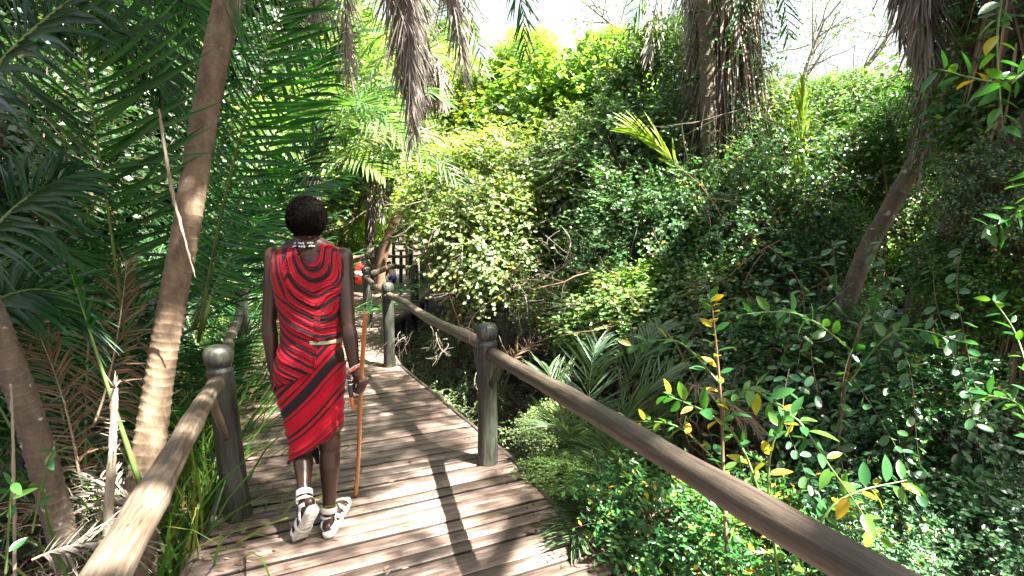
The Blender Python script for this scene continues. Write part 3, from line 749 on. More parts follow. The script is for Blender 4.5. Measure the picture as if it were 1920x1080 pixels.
# legs
hL = P(562, 700, 2.92); hR = P(602, 700, 2.92)
kL = P(568, 842, 2.93); kR = P(619, 838, 2.92)
aL = P(571, 930, 2.745); aR = P(617, 957, 2.875)
heelL = P(581, 950, 2.70); toeL = G(556, 1001, .012)
heelR = G(617, 994, .03); toeR = G(647, 936, .03)
chain([hL, kL], [.078, .056]); chain([kL, kL.lerp(aL, .32), kL.lerp(aL, .7), aL], [.050, .050, .036, .031])
chain([hR, kR], [.078, .056]); chain([kR, kR.lerp(aR, .30), kR.lerp(aR, .7), aR], [.052, .054, .038, .032])
def foot(ank, heel, toe):
    d = (toe - heel).normalized()
    cap(ank, heel + d * .03 + (ank - heel) * .25, .032, .030)
    ball = heel.lerp(toe, .72); upv = (ank - heel.lerp(toe, .25)).normalized()
    cap(ank - upv * .02, ball + upv * .012, .033, .026); cap(heel + upv * .02, ball + upv * .01, .028, .030)
    s = d.cross(upv).normalized(); sg = 1
    for k in range(5):
        o = (k - 2) * .0165
        a = ball + s * o * .9 + upv * .010; cap(a, ball + s * o + d * (.062 - .008 * abs(k - (3 if toe is toeL else 1))) + upv * .006, .012, .0095)
    return d, s, upv
fL = foot(aL, heelL, toeL); fR = foot(aR, heelR, toeR)
V = np.concatenate(A_.V); Fs = [np.concatenate(f) for f in A_.F.values()]
tmp = bpy.data.objects.new('body_source', mesh('body', V - np.array(PB), Fs, M['skin'])); C.objects.link(tmp)
rm = tmp.modifiers.new('r', 'REMESH'); rm.mode = 'VOXEL'; rm.voxel_size = .0042; rm.use_smooth_shade = True
sm = tmp.modifiers.new('s', 'SMOOTH'); sm.factor = .5; sm.iterations = 5
dg = bpy.context.evaluated_depsgraph_get(); dg.update()
bm_ = bpy.data.meshes.new_from_object(tmp.evaluated_get(dg)); bm_.name = 'body'
bpy.data.objects.remove(tmp)
body = bpy.data.objects.new('body', bm_); link(body, person, PB)
if not bm_.materials: bm_.materials.append(M['skin'])
for p_ in bm_.polygons: p_.use_smooth = True
# eyes
for s in (-1, 1):
    v, f = ellipsoid(hc + Vector((s * .030, .094, .002)), (.012, .010, .010), 12, 8); o = add('eye', v, f, M['white_bead'], person, smooth=True)
    v, f = ellipsoid(hc + Vector((s * .030, .1025, .002)), (.005, .003, .005), 10, 6); add('iris', v, f, M['black_bead'], o, smooth=True)
# hair
rg = np.random.default_rng(9)
u = rand_dir(rg, 22000)
keep = (u[:, 1] < .35 + .9 * np.clip(u[:, 2], 0, 1)) & (u[:, 2] > -.72)
u = u[keep]
hr = np.array([.097, .108, .114]); hcn = np.array(hc + Vector((-.001, -.004, .006)))
def hrad(u):
    return 1 + .025 * lump(u, 4, 5) + .012 * np.sin(u[:, 0] * 40) * np.sin(u[:, 2] * 37)
base = u * hr * hrad(u)[:, None]
taper = np.where(u[:, 2] < 0, 1 - .30 * (-u[:, 2]) ** 1.5, 1)
base[:, 0] *= taper; base[:, 1] *= taper
v, f = ellipsoid((0, 0, 0), (1, 1, 1), 64, 40); vn = nrmz(v); vv = vn * hr * .985 * hrad(vn)[:, None]
tp = np.where(vn[:, 2] < 0, 1 - .30 * (-vn[:, 2]) ** 1.5, 1); vv[:, 0] *= tp; vv[:, 1] *= tp
back = np.clip((vn[:, 1] - .35 - .9 * np.clip(vn[:, 2], 0, 1)) * 6, 0, 1); vv *= (1 - .30 * back)[:, None]
low = vn[:, 2] < -.72; vv[low] *= .88
H_ = Acc(); H_.add(vv + hcn, f)
nl = len(base)
dd = nrmz(u + rg.normal(0, .8, u.shape))
lv, lf, lt = leaves(base + hcn - u * .004, dd, rand_dir(rg, nl), rg.uniform(.007, .015, nl), LEAF4, np.full(nl, .5), .35)
H_.add(lv, lf, lt)
H_.build('hair', M['hair'], person)

# ---- cloth
def tab(z, zs, vs): return np.interp(z, zs, vs)
def pz(y, Y=2.92): return P(580, y, Y).z
def pxx(x, y, Y=2.92): return P(x, y, Y).x
rows = [(455, 556, 598), (460, 543, 612), (466, 524, 636), (474, 513, 648), (490, 511, 653), (520, 514, 655), (560, 520, 651), (600, 529, 641), (640, 531, 637), (680, 521, 645), (720, 519, 648), (760, 526, 646), (800, 538, 642), (840, 543, 638), (890, 546, 632)]
zs_ = np.array([pz(r[0]) for r in rows])[::-1]
xl_ = np.array([pxx(r[1], r[0]) for r in rows])[::-1]; xr_ = np.array([pxx(r[2], r[0]) for r in rows])[::-1]
ry_z = np.array([.30, .55, .75, .92, 1.05, 1.2, 1.38, 1.46, 1.50, 1.54])
ry_v = np.array([.085, .105, .125, .132, .115, .122, .130, .105, .078, .060])
NT = 260
th = np.linspace(0, 2 * pi, NT, endpoint=False)
def loft(ztop, zbot, nr, grow, sfun, foldfun, seed):
    v = np.linspace(0, 1, nr)[:, None]
    Zt = ztop(th)[None]; Zb = zbot(th)[None]; Z = Zt + (Zb - Zt) * v
    xl = tab(Z, zs_, xl_); xr = tab(Z, zs_, xr_); ry = tab(Z, ry_z, ry_v)
    c, s = np.cos(th)[None], np.sin(th)[None]
    ce = np.sign(c) * np.abs(c) ** .85; se = np.sign(s) * np.abs(s) ** .85
    rx = (xr - xl) / 2; mx = (xr + xl) / 2
    Xl = ce * rx                                              # local x
    s_ = sfun(Xl, Z, s)
    fo = foldfun(Xl, Z, s, s_) + grow
    Xw = mx + ce * rx + c * fo * .75; Yw = 2.925 + se * ry + s * fo
    V = np.stack([Xw, Yw, Z + 0 * Xw], -1)
    i = np.arange(nr - 1)[:, None] * NT; j = np.arange(NT)[None]; jn = (j + 1) % NT
    F = np.stack([i + j, i + NT + j, i + NT + jn, i + jn], -1).reshape(-1, 4)
    return V.reshape(-1, 3), F, s_.reshape(-1)
def wob(a, b, seed):
    r = np.random.default_rng(seed); o = 0
    for k in range(5):
        o = o + np.sin(a * r.uniform(4, 16) + b * r.uniform(4, 16) + r.uniform(0, 6)) / 3
    return o
def pleat(x): return 1 - np.abs(np.sin(x)) ** .8 * 1.6
# skirt
def s_lo(X_, Z, s):
    sl = np.clip(.72 + .75 * (Z - .42), .7, 1.15); xx = np.where(s < .35, X_, X_ * 1.0)
    return (Z - .455 - sl * xx + .010 * wob(X_, Z, 3)) / .70 + .02
def f_lo(X_, Z, s, q):
    return .0065 * pleat(q * 34 + .8 * wob(X_, Z, 1)) + .0035 * pleat(q * 77 + 1.3 * wob(X_ * 1.3, Z, 21)) * (.5 + .5 * np.sin(X_ * 17 + Z * 9)) + .007 * wob(X_ * 1.2, Z * .8, 2) + .0045 * np.sin(q * 21 + 1.2) 
def zt_lo(t): return np.full_like(t, 1.06)
def zb_lo(t):
    x = np.cos(t) * .13; base = .450 + .72 * x
    return base + .006 * np.sin(t * 9)
V, F, T = loft(zt_lo, zb_lo, 190, .0, s_lo, f_lo, 1)
o = add('skirt_wrap', V, F, M['wrap_lower'], person, tint=T, smooth=True); m_ = o.modifiers.new('thickness', 'SOLIDIFY'); m_.thickness = .004; m_.offset = -1
hv = V.reshape(190, NT, 3)[-1]; rgf = np.random.default_rng(6); Fr = Acc()
for i in range(0, NT, 2):
    c = hv[i]; d = np.array([rgf.normal(0, .004), rgf.normal(0, .004), -rgf.uniform(.008, .018)])
    v, f = tubes(np.array([[c, c + d * .6, c + d]]), np.array([[.0016, .0013, .0005]]), 3, False); Fr.add(v, f, .03)
Fr.build('fringe', M['wrap_lower'], person, kind='stuff')
# upper drape: folds hang in U curves from both shoulders
def fold_k(X_, Z, s):
    cx0 = np.where(s < .2, .045, .0)
    dx = X_ - cx0; dz = Z - 1.50 + .25 * np.clip(X_, 0, 1)
    r = np.sqrt((1.6 * dx - .45 * np.clip(1.22 - Z, 0, 1)) ** 2 + np.minimum(dz, .02) ** 2)
    mess = np.clip((X_ - .03) / .08, 0, 1)
    k = r * 15 + .55 * wob(X_ * .7, Z * .7, 31) + mess * (.55 * wob(X_ * 2.2, Z * 1.8, 8) + 5.0 * (X_ - .03))
    strap = np.clip((-X_ - .07) / .03, 0, 1) * np.clip((Z - 1.22) / .06, 0, 1)       # flat strap over the left shoulder
    return r, k, mess, strap
OFF = np.random.default_rng(44).uniform(-.45, .45, 60)
def s_up(X_, Z, s):
    r, k, mess, strap = fold_k(X_, Z, s)
    fl = np.clip(np.floor(k).astype(int), 0, 59)
    a = (r + .008 * wob(X_, Z, 5)) / .165 + OFF[fl] * (1 - strap) + .25 * (k - fl) * (1 - strap)
    return a
def f_up(X_, Z, s, q):
    r, k, mess, strap = fold_k(X_, Z, s)
    fr = k - np.floor(k); vis = .6 + .4 * (s < .3)
    edge = 1 - .75 * np.clip((np.abs(X_) - .11) / .05, 0, 1)
    big = np.clip((1.47 - Z) / .08, 0, 1); amp = .6 + .4 * np.sin(k * 1.9 + 1)
    a = (.017 * fr ** 2.2 - .004 * np.clip((.12 - fr) / .12, 0, 1)) * amp * edge * (1 - .7 * strap) * (.35 + .65 * big)
    fine = .0022 * np.sin(k * 19 + 2 * wob(X_, Z, 9)) * (1 - strap)
    hip = .020 * np.exp(-((X_ + .11) / .06) ** 2 - ((Z - .90) / .07) ** 2) + .012 * np.exp(-((X_ + .02) / .07) ** 2 - ((Z - 1.10) / .05) ** 2)
    return hip + vis * (a + fine) + .004 * wob(X_ * 1.6, Z * 1.6, 7)
def zt_up(t):
    x = np.cos(t) * .14; s = np.sin(t)
    dip = np.where(s < .1, .085 * np.exp(-((x - .018) / .034) ** 2), .05 * np.exp(-(x / .05) ** 2))
    return 1.508 - dip + .003 * np.sin(7 * t)
def zb_up(t):
    x = np.cos(t) * .14
    return .865 + np.clip(7 * (x - .035), 0, .17) + .75 * x * (x < 0) + .012 * np.sin(t * 5 + 1)
V, F, T = loft(zt_up, zb_up, 230, .006, s_up, f_up, 2)
o = add('shoulder_wrap', V, F, M['wrap_upper'], person, tint=T, smooth=True); m_ = o.modifiers.new('thickness', 'SOLIDIFY'); m_.thickness = .005; m_.offset = -1
# rolled edge over right shoulder and knot
Kn = Acc()
for q in range(6):
    c = P(612 + rg.uniform(-9, 16), 463 + rg.uniform(-3, 6), 2.90 + rg.uniform(-.03, .02)); v, f = ellipsoid(c, (.018, .018, .012), 12, 8); v = v + rg.normal(0, .0015, v.shape); Kn.add(v, f, rg.uniform(0, 1))
Kn.build('knot', M['wrap_upper'], person, smooth=True)
v, f = capsule(P(591, 845, 2.95), P(596, 868, 2.93), .022, .008); add('cloth_corner', v, f, M['wrap_upper'], person, smooth=True, tint=np.full(len(v), .5))
# belt
def ring_band(c, ax, rx, ry, wd, th_, k=40, a0=0, a1=2 * pi, ref=None):
    ax = Vector(ax).normalized(); rf = Vector(ref) if ref else Vector((1, 0, 0)); B = ax.cross(rf).normalized(); A = B.cross(ax).normalized()
    full = abs(a1 - a0 - 2 * pi) < 1e-6; n = k; V = []
    for i in range(n):
        t = a0 + (a1 - a0) * (i / n if full else i / (n - 1)); d = A * cos(t) * rx + B * sin(t) * ry; dn = (A * cos(t) + B * sin(t))
        for (o, h) in ((0, -.5), (th_ * .8, -.5), (th_, -.3), (th_, .3), (th_ * .8, .5), (0, .5)): V.append(c + d + dn * o + ax * h * wd)
    F = []
    for i in range(n if full else n - 1):
        j = (i + 1) % n
        for q in range(6): qn = (q + 1) % 6; F.append((i * 6 + q, j * 6 + q, j * 6 + qn, i * 6 + qn))
    Fs = [np.array(F)]
    if not full: Fs += [np.array([range(6)]), np.array([[(n - 1) * 6 + q for q in range(6)][::-1]])]
    return np.array([(v.x, v.y, v.z) for v in V]), Fs
bz = P(620, 643, 2.80).z
v, f = ring_band(Vector((pxx(583, 640), 2.925, bz)), (0.04, 0, 1), .167, .127, .020, .005, 40, radians(-78), radians(25)); add('belt', v, f, M['belt'], person, smooth=True)
# necklace: alternating beads round the neck base
nk = empty_loc = P(577, 459, 2.925)
for k in range(72):
    t = (k % 36 + .5 * (k // 36)) / 36 * 2 * pi; lo_ = k // 36
    c = nk + Vector(((.064 + .006 * lo_) * cos(t), (.064 + .006 * lo_) * sin(t), -.008 * sin(t) + .004 - .016 * lo_ + .002 * sin(5 * t)))
    v, f = ellipsoid(c, (.0058, .0058, .0052) if k % 3 else (.0075, .0075, .0068), 8, 6); add('necklace_bead', v, f, M['white_bead'] if k % 4 else M['black_bead'], person, smooth=True)
# bracelet
wax = (P(676, 711, 2.825) - wR).normalized(); bc = wR + wax * .004
v, f = ring_band(bc, wax, .034, .031, .014, .009, 40); br = add('bracelet', v, f, M['orange_bead'], person, smooth=True)
v, f = ring_band(bc - wax * .0095, wax, .035, .032, .0065, .009, 40); add('rim', v, f, M['white_bead'], br, smooth=True)
for k in range(8):
    t = k / 8 * 2 * pi + .3; B = wax.cross(Vector((1, 0, 0))).normalized(); A2 = B.cross(wax)
    v, f = ellipsoid(bc + (A2 * cos(t) * .0435 + B * sin(t) * .0405), (.003, .003, .003), 8, 6); add('stud', v, f, M['white_bead'], br, smooth=True)
# sandals
def sandal(heel, toe, fr, cuff_c, cuff_ax, lift):
    d, s, up = fr; up = s.cross(d).normalized()
    if up.z < 0 and toe is toeR: up = -up
    L = (toe - heel).length + .035
    prof = [(-.012, .016), (.0, .028), (.03, .033), (.08, .031), (.13, .033), (.17, .041), (.21, .041), (.24, .030), (.255, .014)]
    h0 = heel - up * lift - d * .022
    sc = L / .25
    top = []
    for y, w_ in prof: top.append((y * sc, w_))
    outl = [(y, w_) for y, w_ in top] + [(y, -w_) for y, w_ in top[::-1]]
    n = len(outl); V = []
    for t, e in ((0, 0), (-.006, .003), (-.022, .002), (-.028, -.003)):
        for y, x in outl:
            p = h0 + d * (y + 0) + s * (x + (e if x > 0 else -e)) + up * (t + (.006 if t == 0 and y < .02 else 0))
            V.append((p.x, p.y, p.z))
    F = []
    for r in range(3):
        for i in range(n): F.append((r * n + i, (r + 1) * n + i, (r + 1) * n + (i + 1) % n, r * n + (i + 1) % n))
    Fs = [np.array(F), np.array([list(range(n))]), np.array([list(range(3 * n, 4 * n))[::-1]])]
    so_ = add('sandal', V, Fs, M['sole'], person, h0)
    # tread bars under the sole
    for i in range(7):
        y = (.03 + .028 * i) * sc; wv_ = .024 if i < 3 else .03
        Vt = []
        for zz in (-.028, -.0325):
            for yy in (y, y + .012):
                for xx in (-wv_, wv_): p = h0 + d * yy + s * xx + up * zz; Vt.append((p.x, p.y, p.z))
        add('tread', Vt, np.array([(4, 5, 7, 6), (0, 1, 5, 4), (2, 6, 7, 3), (0, 4, 6, 2), (1, 3, 7, 5)]), M['sole'], so_)
    def strap(c, ax, rx, ry, wd, a0=0, a1=2 * pi, ref=None):
        v, f = ring_band(c, ax, rx, ry, wd, .005, 36, a0, a1, ref); add('strap', v, f, M['white_leather'], so_, smooth=True)
    strap(cuff_c, cuff_ax, .037, .037, .030)
    strap(cuff_c - Vector(cuff_ax) * .036, cuff_ax, .038, .040, .012)
    strap(h0 + d * .075 * sc + up * .012, (d + up * .75).normalized(), .038, .052, .022, ref=s)
    strap(h0 + d * .135 * sc + up * .006, (d + up * .3).normalized(), .041, .042, .026, ref=s)
    strap(h0 + d * .19 * sc + up * .004, d, .046, .032, .024, ref=s)
    strap(heel + d * .022 + up * .026, (up - d * .35).normalized(), .036, .044, .018, ref=s)
sandal(heelL, toeL, fL, aL.lerp(kL, .05), (kL - aL).normalized(), .018)
sandal(heelR, toeR, fR, aR.lerp(kR, .02), (kR - aR).normalized(), -.002)
# small beaded handle hanging from the belt at the right hip
hb = P(655, 716, 2.80)
e = empty('beaded_handle', P(662, 768, 2.79), 'slim dark beaded handle with orange tip hanging by the right hip', 'ornament')
v, Fs, _, _ = tube([P(653, 702, 2.80), P(656, 722, 2.795), P(659, 744, 2.79)], [.0085, .0115, .012], 12, 10); add('grip', v, Fs, M['black_bead'], e, smooth=True)
v, Fs, _, _ = tube([P(658.5, 744, 2.789), P(661, 757, 2.789), P(663, 770, 2.79)], [.009, .008, .004], 10, 8); add('tip', v, Fs, M['orange_bead'], e, smooth=True)
for y_ in (712, 720):
    v, f = ring_band(P(653.5 + (y_ - 702) * .15, y_, 2.797), (0.05, 0, 1), .0108, .0108, .004, .002, 20); add('bead_ring', v, f, M['white_bead'], e, smooth=True)
# walking stick
M['stick'] = bark_mat('orange_brown_stick', (.30, .10, .03), (.48, .20, .07), (60, 60, 4), .35, .08)
v, Fs, q, r = tube([STB, STB.lerp(STT, .25) + Vector((.004, 0, 0)), STB.lerp(STT, .5), STB.lerp(STT, .75) - Vector((.003, 0, 0)), STT], [.0125, .0115, .0122, .0112, .0118], 14, 40)
v2, f2 = ellipsoid(STT + sdir * .004, (.0145, .0145, .012), 16, 10)
a = Acc().add(v, Fs).add(v2, f2); st = a.build('walking_stick', M['stick'], None, STB, smooth=True)
tag(st, 'smooth orange brown walking stick held in the right hand', 'stick')


# ------------------------------------------------------------------ palm fronds
def bez(p0, p1, p2, t):
    t = t[:, None]; p0, p1, p2 = (np.array(p, float) for p in (p0, p1, p2))
    return (1 - t) ** 2 * p0 + 2 * t * (1 - t) * p1 + t ** 2 * p2, nrmz(2 * (1 - t) * (p1 - p0) + 2 * t * (p2 - p1))
def leaflet_frames(rng, p0, p1, p2, n, L, up, a0, a1, lift, jit, start):
    t = np.linspace(start, 1, n); t = np.concatenate([t, t + .4 / n]); t = np.clip(t, 0, 1)
    sg = np.concatenate([np.ones(n), -np.ones(n)])
    b, T = bez(p0, p1, p2, t)
    up = np.broadcast_to(np.array(up, float), b.shape); Sd = nrmz(np.cross(T, up)); U = np.cross(Sd, T)
    A = np.radians(a0 + (a1 - a0) * t + rng.normal(0, 5, 2 * n))
    d = nrmz(np.cos(A)[:, None] * T + (np.sin(A) * sg)[:, None] * Sd + lift * U + rng.normal(0, jit, b.shape))
    prof = np.clip(np.sin(pi * (.12 + .80 * (t - start) / (1 - start))), .15, 1) ** .6
    l = L * prof * rng.uniform(.85, 1.1, 2 * n)
    nr = nrmz(U + Sd * (sg * .5)[:, None] + rng.normal(0, .18, b.shape))
    return b, d, l, nr, t
def leaflet_geo(b, d, l, nr, w_, droop, seg=3, fold=True, tint=None, fk=1.0):
    N = len(b); u = np.linspace(0, 1, seg + 1)
    s = nrmz(np.cross(d, nr)); n = np.cross(s, d)
    dr = np.broadcast_to(np.asarray(droop, float), (N,))
    c = b[:, None] + d[:, None] * (l[:, None] * u)[:, :, None]
    c = c + np.array([0, 0, -1.0]) * (dr[:, None] * l[:, None] * u ** 2)[:, :, None]
    wp = np.interp(u, [0, .12, .45, .8, 1], [.45, .9, 1, .62, .05]) * .5
    wv = w_ if np.ndim(w_) else np.full(N, w_)
    o = s[:, None] * (wv[:, None] * wp)[:, :, None]
    if fold:
        m_ = c - n[:, None] * (wv[:, None] * wp)[:, :, None] * .55 * fk
        V = np.stack([c - o, m_, c + o], 2); k = 3
        q = []
        for i in range(seg):
            for j in (0, 1): q.append((i * 3 + j, i * 3 + j + 1, i * 3 + j + 4, i * 3 + j + 3))
    else:
        V = np.stack([c - o, c + o], 2); k = 2; q = [(i * 2, i * 2 + 1, i * 2 + 3, i * 2 + 2) for i in range(seg)]
    q = np.array(q); K = (seg + 1) * k
    F = (q[None] + (np.arange(N) * K)[:, None, None]).reshape(-1, 4)
    T = np.repeat(tint if tint is not None else np.full(N, .5), K)
    return V.reshape(-1, 3), F, T
LEAFLET = {}
def leaflet_mesh(mat, var):
    key = (mat, var)
    if key not in LEAFLET:
        dr = [.04, .12, .22, .34, .5][var]
        v, f, t = leaflet_geo(np.zeros((1, 3)), np.array([[0, 1., 0]]), np.ones(1), np.array([[0, 0, 1.]]), 1.0, dr, 5, True, np.array([[.2, .45, .6, .35, .8][var]]), .06)
        v[:, 0] *= 1.0; zz = v[:, 2].copy()
        LEAFLET[key] = mesh('leaflet', v, f, M[mat], t)
    return LEAFLET[key]
NF = [0]
def frond(parent, p0, p1, p2, n=40, L=.45, w_=.022, mat='palm', up=(0, 0, 1), a0=70, a1=30, droop=.25, lift=.25, jit=.07, start=.12, r0=.014, objs=False, dead=False, fold=True, seg=3, rmat=None, tt=(.1, .85), oc=None):
    NF[0] += 1; rng = np.random.default_rng(1000 + NF[0])
    b, d, l, nr, t = leaflet_frames(rng, p0, p1, p2, n, L, up, a0, a1, lift, jit, start)
    rt = np.linspace(0, 1, 14); pth, _ = bez(p0, p1, p2, rt)
    RV, RF = tubes(pth[None], (r0 * np.linspace(1, .15, 14))[None], 5)
    rm_ = rmat or ('rachis_dead' if dead else 'rachis')
    if objs:
        fo = add('frond', RV, RF, M[rm_], parent, Vector(pth[0]), smooth=True)
        s = nrmz(np.cross(d, nr)); nn = np.cross(s, d)
        for i in range(len(b)):
            var = min(4, int(droop * 6 + rng.uniform(0, 2.4)))
            me = leaflet_mesh(mat, var)
            o = bpy.data.objects.new('leaflet', me)
            C.objects.link(o); o.parent = fo
            Wd = w_ * rng.uniform(.8, 1.2)
            # local frame: x across, y along, z out of the blade
            m3 = Matrix((s[i] * Wd, d[i] * l[i], nn[i] * l[i])).transposed()
            zz = m3.to_4x4(); zz.translation = Vector(b[i]) - Vector(pth[0])
            o.matrix_basis = zz
        return fo
    a = Acc()
    v, f, T = leaflet_geo(b, d, l, nr, w_, np.clip(droop + rng.normal(0, .08, len(b)), 0, None), seg, fold, np.clip(rng.uniform(tt[0], tt[1]) + rng.normal(0, .08, len(b)), 0, 1))
    fo = add('frond', RV, RF, M[rm_], parent, Vector(pth[0]), smooth=True)
    lf = add('leaflets', v, f, M[mat], fo, tint=T, kind='stuff')
    if oc: lf.color = (*oc, 1)
    return fo
def palm_crown(parent, c, nf, R, L, w_, mat='palm', n=38, elev=(-.2, 1.1), seed=0, droop=.25, sag=.5, az=None, fold=True, seg=3):
    rng = np.random.default_rng(seed); c = Vector(c)
    for i in range(nf):
        a = (az[0] + (az[1] - az[0]) * rng.uniform()) if az else i * 2.399 + rng.uniform(-.3, .3)
        e = rng.uniform(*elev); R_ = R * rng.uniform(.8, 1.15)
        d = Vector((cos(a) * cos(e), sin(a) * cos(e), sin(e)))
        p1 = c + d * R_ * .55 + Vector((0, 0, R_ * .12)); p2 = c + d * R_ * .95 + Vector((0, 0, -sag * R_ * rng.uniform(.6, 1.3)))
        frond(parent, c, p1, p2, n, L * rng.uniform(.85, 1.1), w_, mat, droop=droop, fold=fold, seg=seg)
def dead_skirt(parent, c, nf, R, seed, L=.4, w_=.018, az=None, mat='dead', spread=.28, n=46, down=1.0):
    rng = np.random.default_rng(seed); c = Vector(c)
    for i in range(nf):
        a = rng.uniform(*(az or (0, 2 * pi))); s = spread * rng.uniform(.4, 1.1); R_ = R * rng.uniform(.7, 1.1)
        d = Vector((cos(a), sin(a), 0))
        p1 = c + d * s * R_ * .8 + Vector((0, 0, -.25 * R_)); p2 = c + d * s * R_ * .55 + Vector((rng.uniform(-.1, .1), rng.uniform(-.1, .1), -R_ * down))
        frond(parent, c, p1, p2, n, L, w_, mat, up=(-d.x, -d.y, .2), a0=38, a1=14, droop=.35, lift=-.1, jit=.16, dead=True, start=.05, r0=.010, tt=(.2, .9))

def gz(x, y): return float(ground_z(np.array(x, float), np.array(y, float)))

# ------------------------------------------------------------------ palm A: leaning trunk beside the left rail, crown above the picture
b0 = P(262, 1150, 2.75); b0.z = max(b0.z, gz(b0.x, b0.y) - .1)
pa = empty('palm_tree', (b0.x, b0.y, gz(b0.x, b0.y)), 'tall leaning palm with ringed brown trunk beside the left rail and hanging dead fronds', 'palm tree')
tr = [Vector((b0.x - .03, b0.y, gz(b0.x, b0.y) - .2)), P(262, 1010, 2.8), P(300, 700, 3.0), P(350, 420, 3.15), P(388, 200, 3.4), P(425, 20, 3.6), P(480, -170, 3.9), P(560, -330, 4.3)]
V, Fs = ringed_trunk(tr, [.10, .085, .073, .068, .073, .078, .085, .10], 760, 26, .052, .06, 3)
add('trunk', V, Fs, M['trunk'], pa, smooth=True, tint=RINGT)
ca = P(600, -400, 4.5)
for i in range(7):
    a = i * 2.4; e = .2 + .12 * (i % 4); R_ = 2.4
    d = Vector((cos(a) * cos(e), sin(a) * cos(e), sin(e)))
    frond(pa, ca, ca + d * R_ * .6 + Vector((0, 0, .3)), ca + d * R_ + Vector((0, 0, -.4)), 38, .5, .028, 'palm')
def hang(p, x0, x2, y2, Y2, bx=0, n=70, mat='dead', L=.38, w_=.015, a0=36, a1=14):
    p2 = P(x2, y2, Y2); p1 = P(x0, -180, Y2) + Vector((0, 0, .35))
    frond(p, ca, p1, p2, n, L, w_, mat, up=(0, -1, .1), a0=a0, a1=a1, droop=.25, lift=.05, jit=.13, dead=(mat == 'dead'), start=.25, r0=.014, tt=(.25, .9))
for x0, x2, y2, Y2 in ((735, 772, 262, 4.6), (755, 782, 225, 4.7), (775, 770, 190, 4.5), (715, 752, 150, 4.55), (790, 792, 160, 4.8), (748, 778, 245, 4.55),
                      (632, 655, 138, 4.6), (595, 592, 20, 4.5), (830, 868, 120, 4.9), (820, 872, 138, 5.0)):
    hang(pa, x0, x2, y2, Y2)
hang(pa, 985, 984, 92, 5.0, n=36, mat='palm_shade_tint', L=.34, w_=.02, a0=55, a1=22)
hang(pa, 835, 905, 120, 5.6, n=36, mat='palm_grey', L=.36, w_=.02, a0=60, a1=25)

# ------------------------------------------------------------------ left thicket: big fronds near the rail
pb = empty('palm_clump', (P(385, 700, 3.9).x, 3.9, -.5), 'palm clump behind the leaning trunk with one huge bright green frond rising over the walker', 'palm')
frond(pb, P(372, 640, 4.1), P(425, 260, 3.7), P(575, -110, 3.2), 62, .62, .025, 'palm', up=(-.15, -1, .25), a0=88, a1=42, droop=.14, lift=.12, jit=.03, start=.14, r0=.014, objs=True)
frond(pb, P(380, 620, 4.2), P(420, 400, 4.3), P(640, 330, 4.6), 34, .48, .026, 'palm', up=(0, -.7, .8), a0=75, a1=35, droop=.3)
frond(pb, P(360, 620, 4.3), P(460, 300, 4.6), P(640, 60, 5.0), 40, .55, .030, 'palm', up=(.1, -.8, .5), a0=75, a1=35, droop=.25)
frond(pb, P(360, 620, 4.4), P(480, 420, 4.8), P(600, 250, 5.4), 40, .5, .026, 'palm_shade_tint', up=(.1, -.8, .5), a0=75, a1=35, droop=.25)
frond(pb, P(340, 640, 4.2), P(330, 240, 4.4), P(430, -60, 4.8), 40, .55, .030, 'palm_shade_tint', up=(0, -1, .2), a0=75, a1=35, droop=.3)
pc = empty('palm_clump', (P(245, 700, 3.3).x, 3.3, -.5), 'dark palm clump left of the leaning trunk, its strap leaflets sweeping down to the right', 'palm')
frond(pc, P(243, 700, 3.4), P(200, 330, 3.05), P(115, -120, 2.6), 46, .58, .025, 'palm_shade_tint', up=(.3, -1, .3), a0=80, a1=50, droop=.55, lift=.1, jit=.08, start=.2, r0=.011, objs=True)
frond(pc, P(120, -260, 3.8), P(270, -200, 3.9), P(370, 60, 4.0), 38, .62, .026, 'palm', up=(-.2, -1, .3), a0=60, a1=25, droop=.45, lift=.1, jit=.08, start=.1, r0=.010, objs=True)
frond(pc, P(40, -180, 3.6), P(180, -90, 3.7), P(310, 190, 3.9), 38, .60, .025, 'palm_shade_tint', up=(-.2, -1, .3), a0=60, a1=25, droop=.45, lift=.1, jit=.1, start=.1, r0=.010, objs=True)
rng_l = np.random.default_rng(77)
LP = [(-2.9, 3.6, 'dark palm clump close behind the broken pale stalk'), (-3.7, 3.0, 'dark palm clump filling the left border of the picture'),
      (-3.9, 4.9, 'palm clump in deep shade between the left border and the leaning trunk'), (-3.5, 6.6, 'palm clump overhanging the left deck edge behind the walker'),
      (-5.2, 4.2, 'shaded palm clump farther back at the left border'), (-5.0, 7.2, 'shaded palm clump deep in the left thicket'), (-4.7, 9.4, 'palm clump left of the far bend of the boardwalk'),
      (-6.8, 9.5, 'far shaded palm clump seen between the left trunks'), (-2.9, 4.9, 'slender palm clump brushing the left deck edge near the walker')]
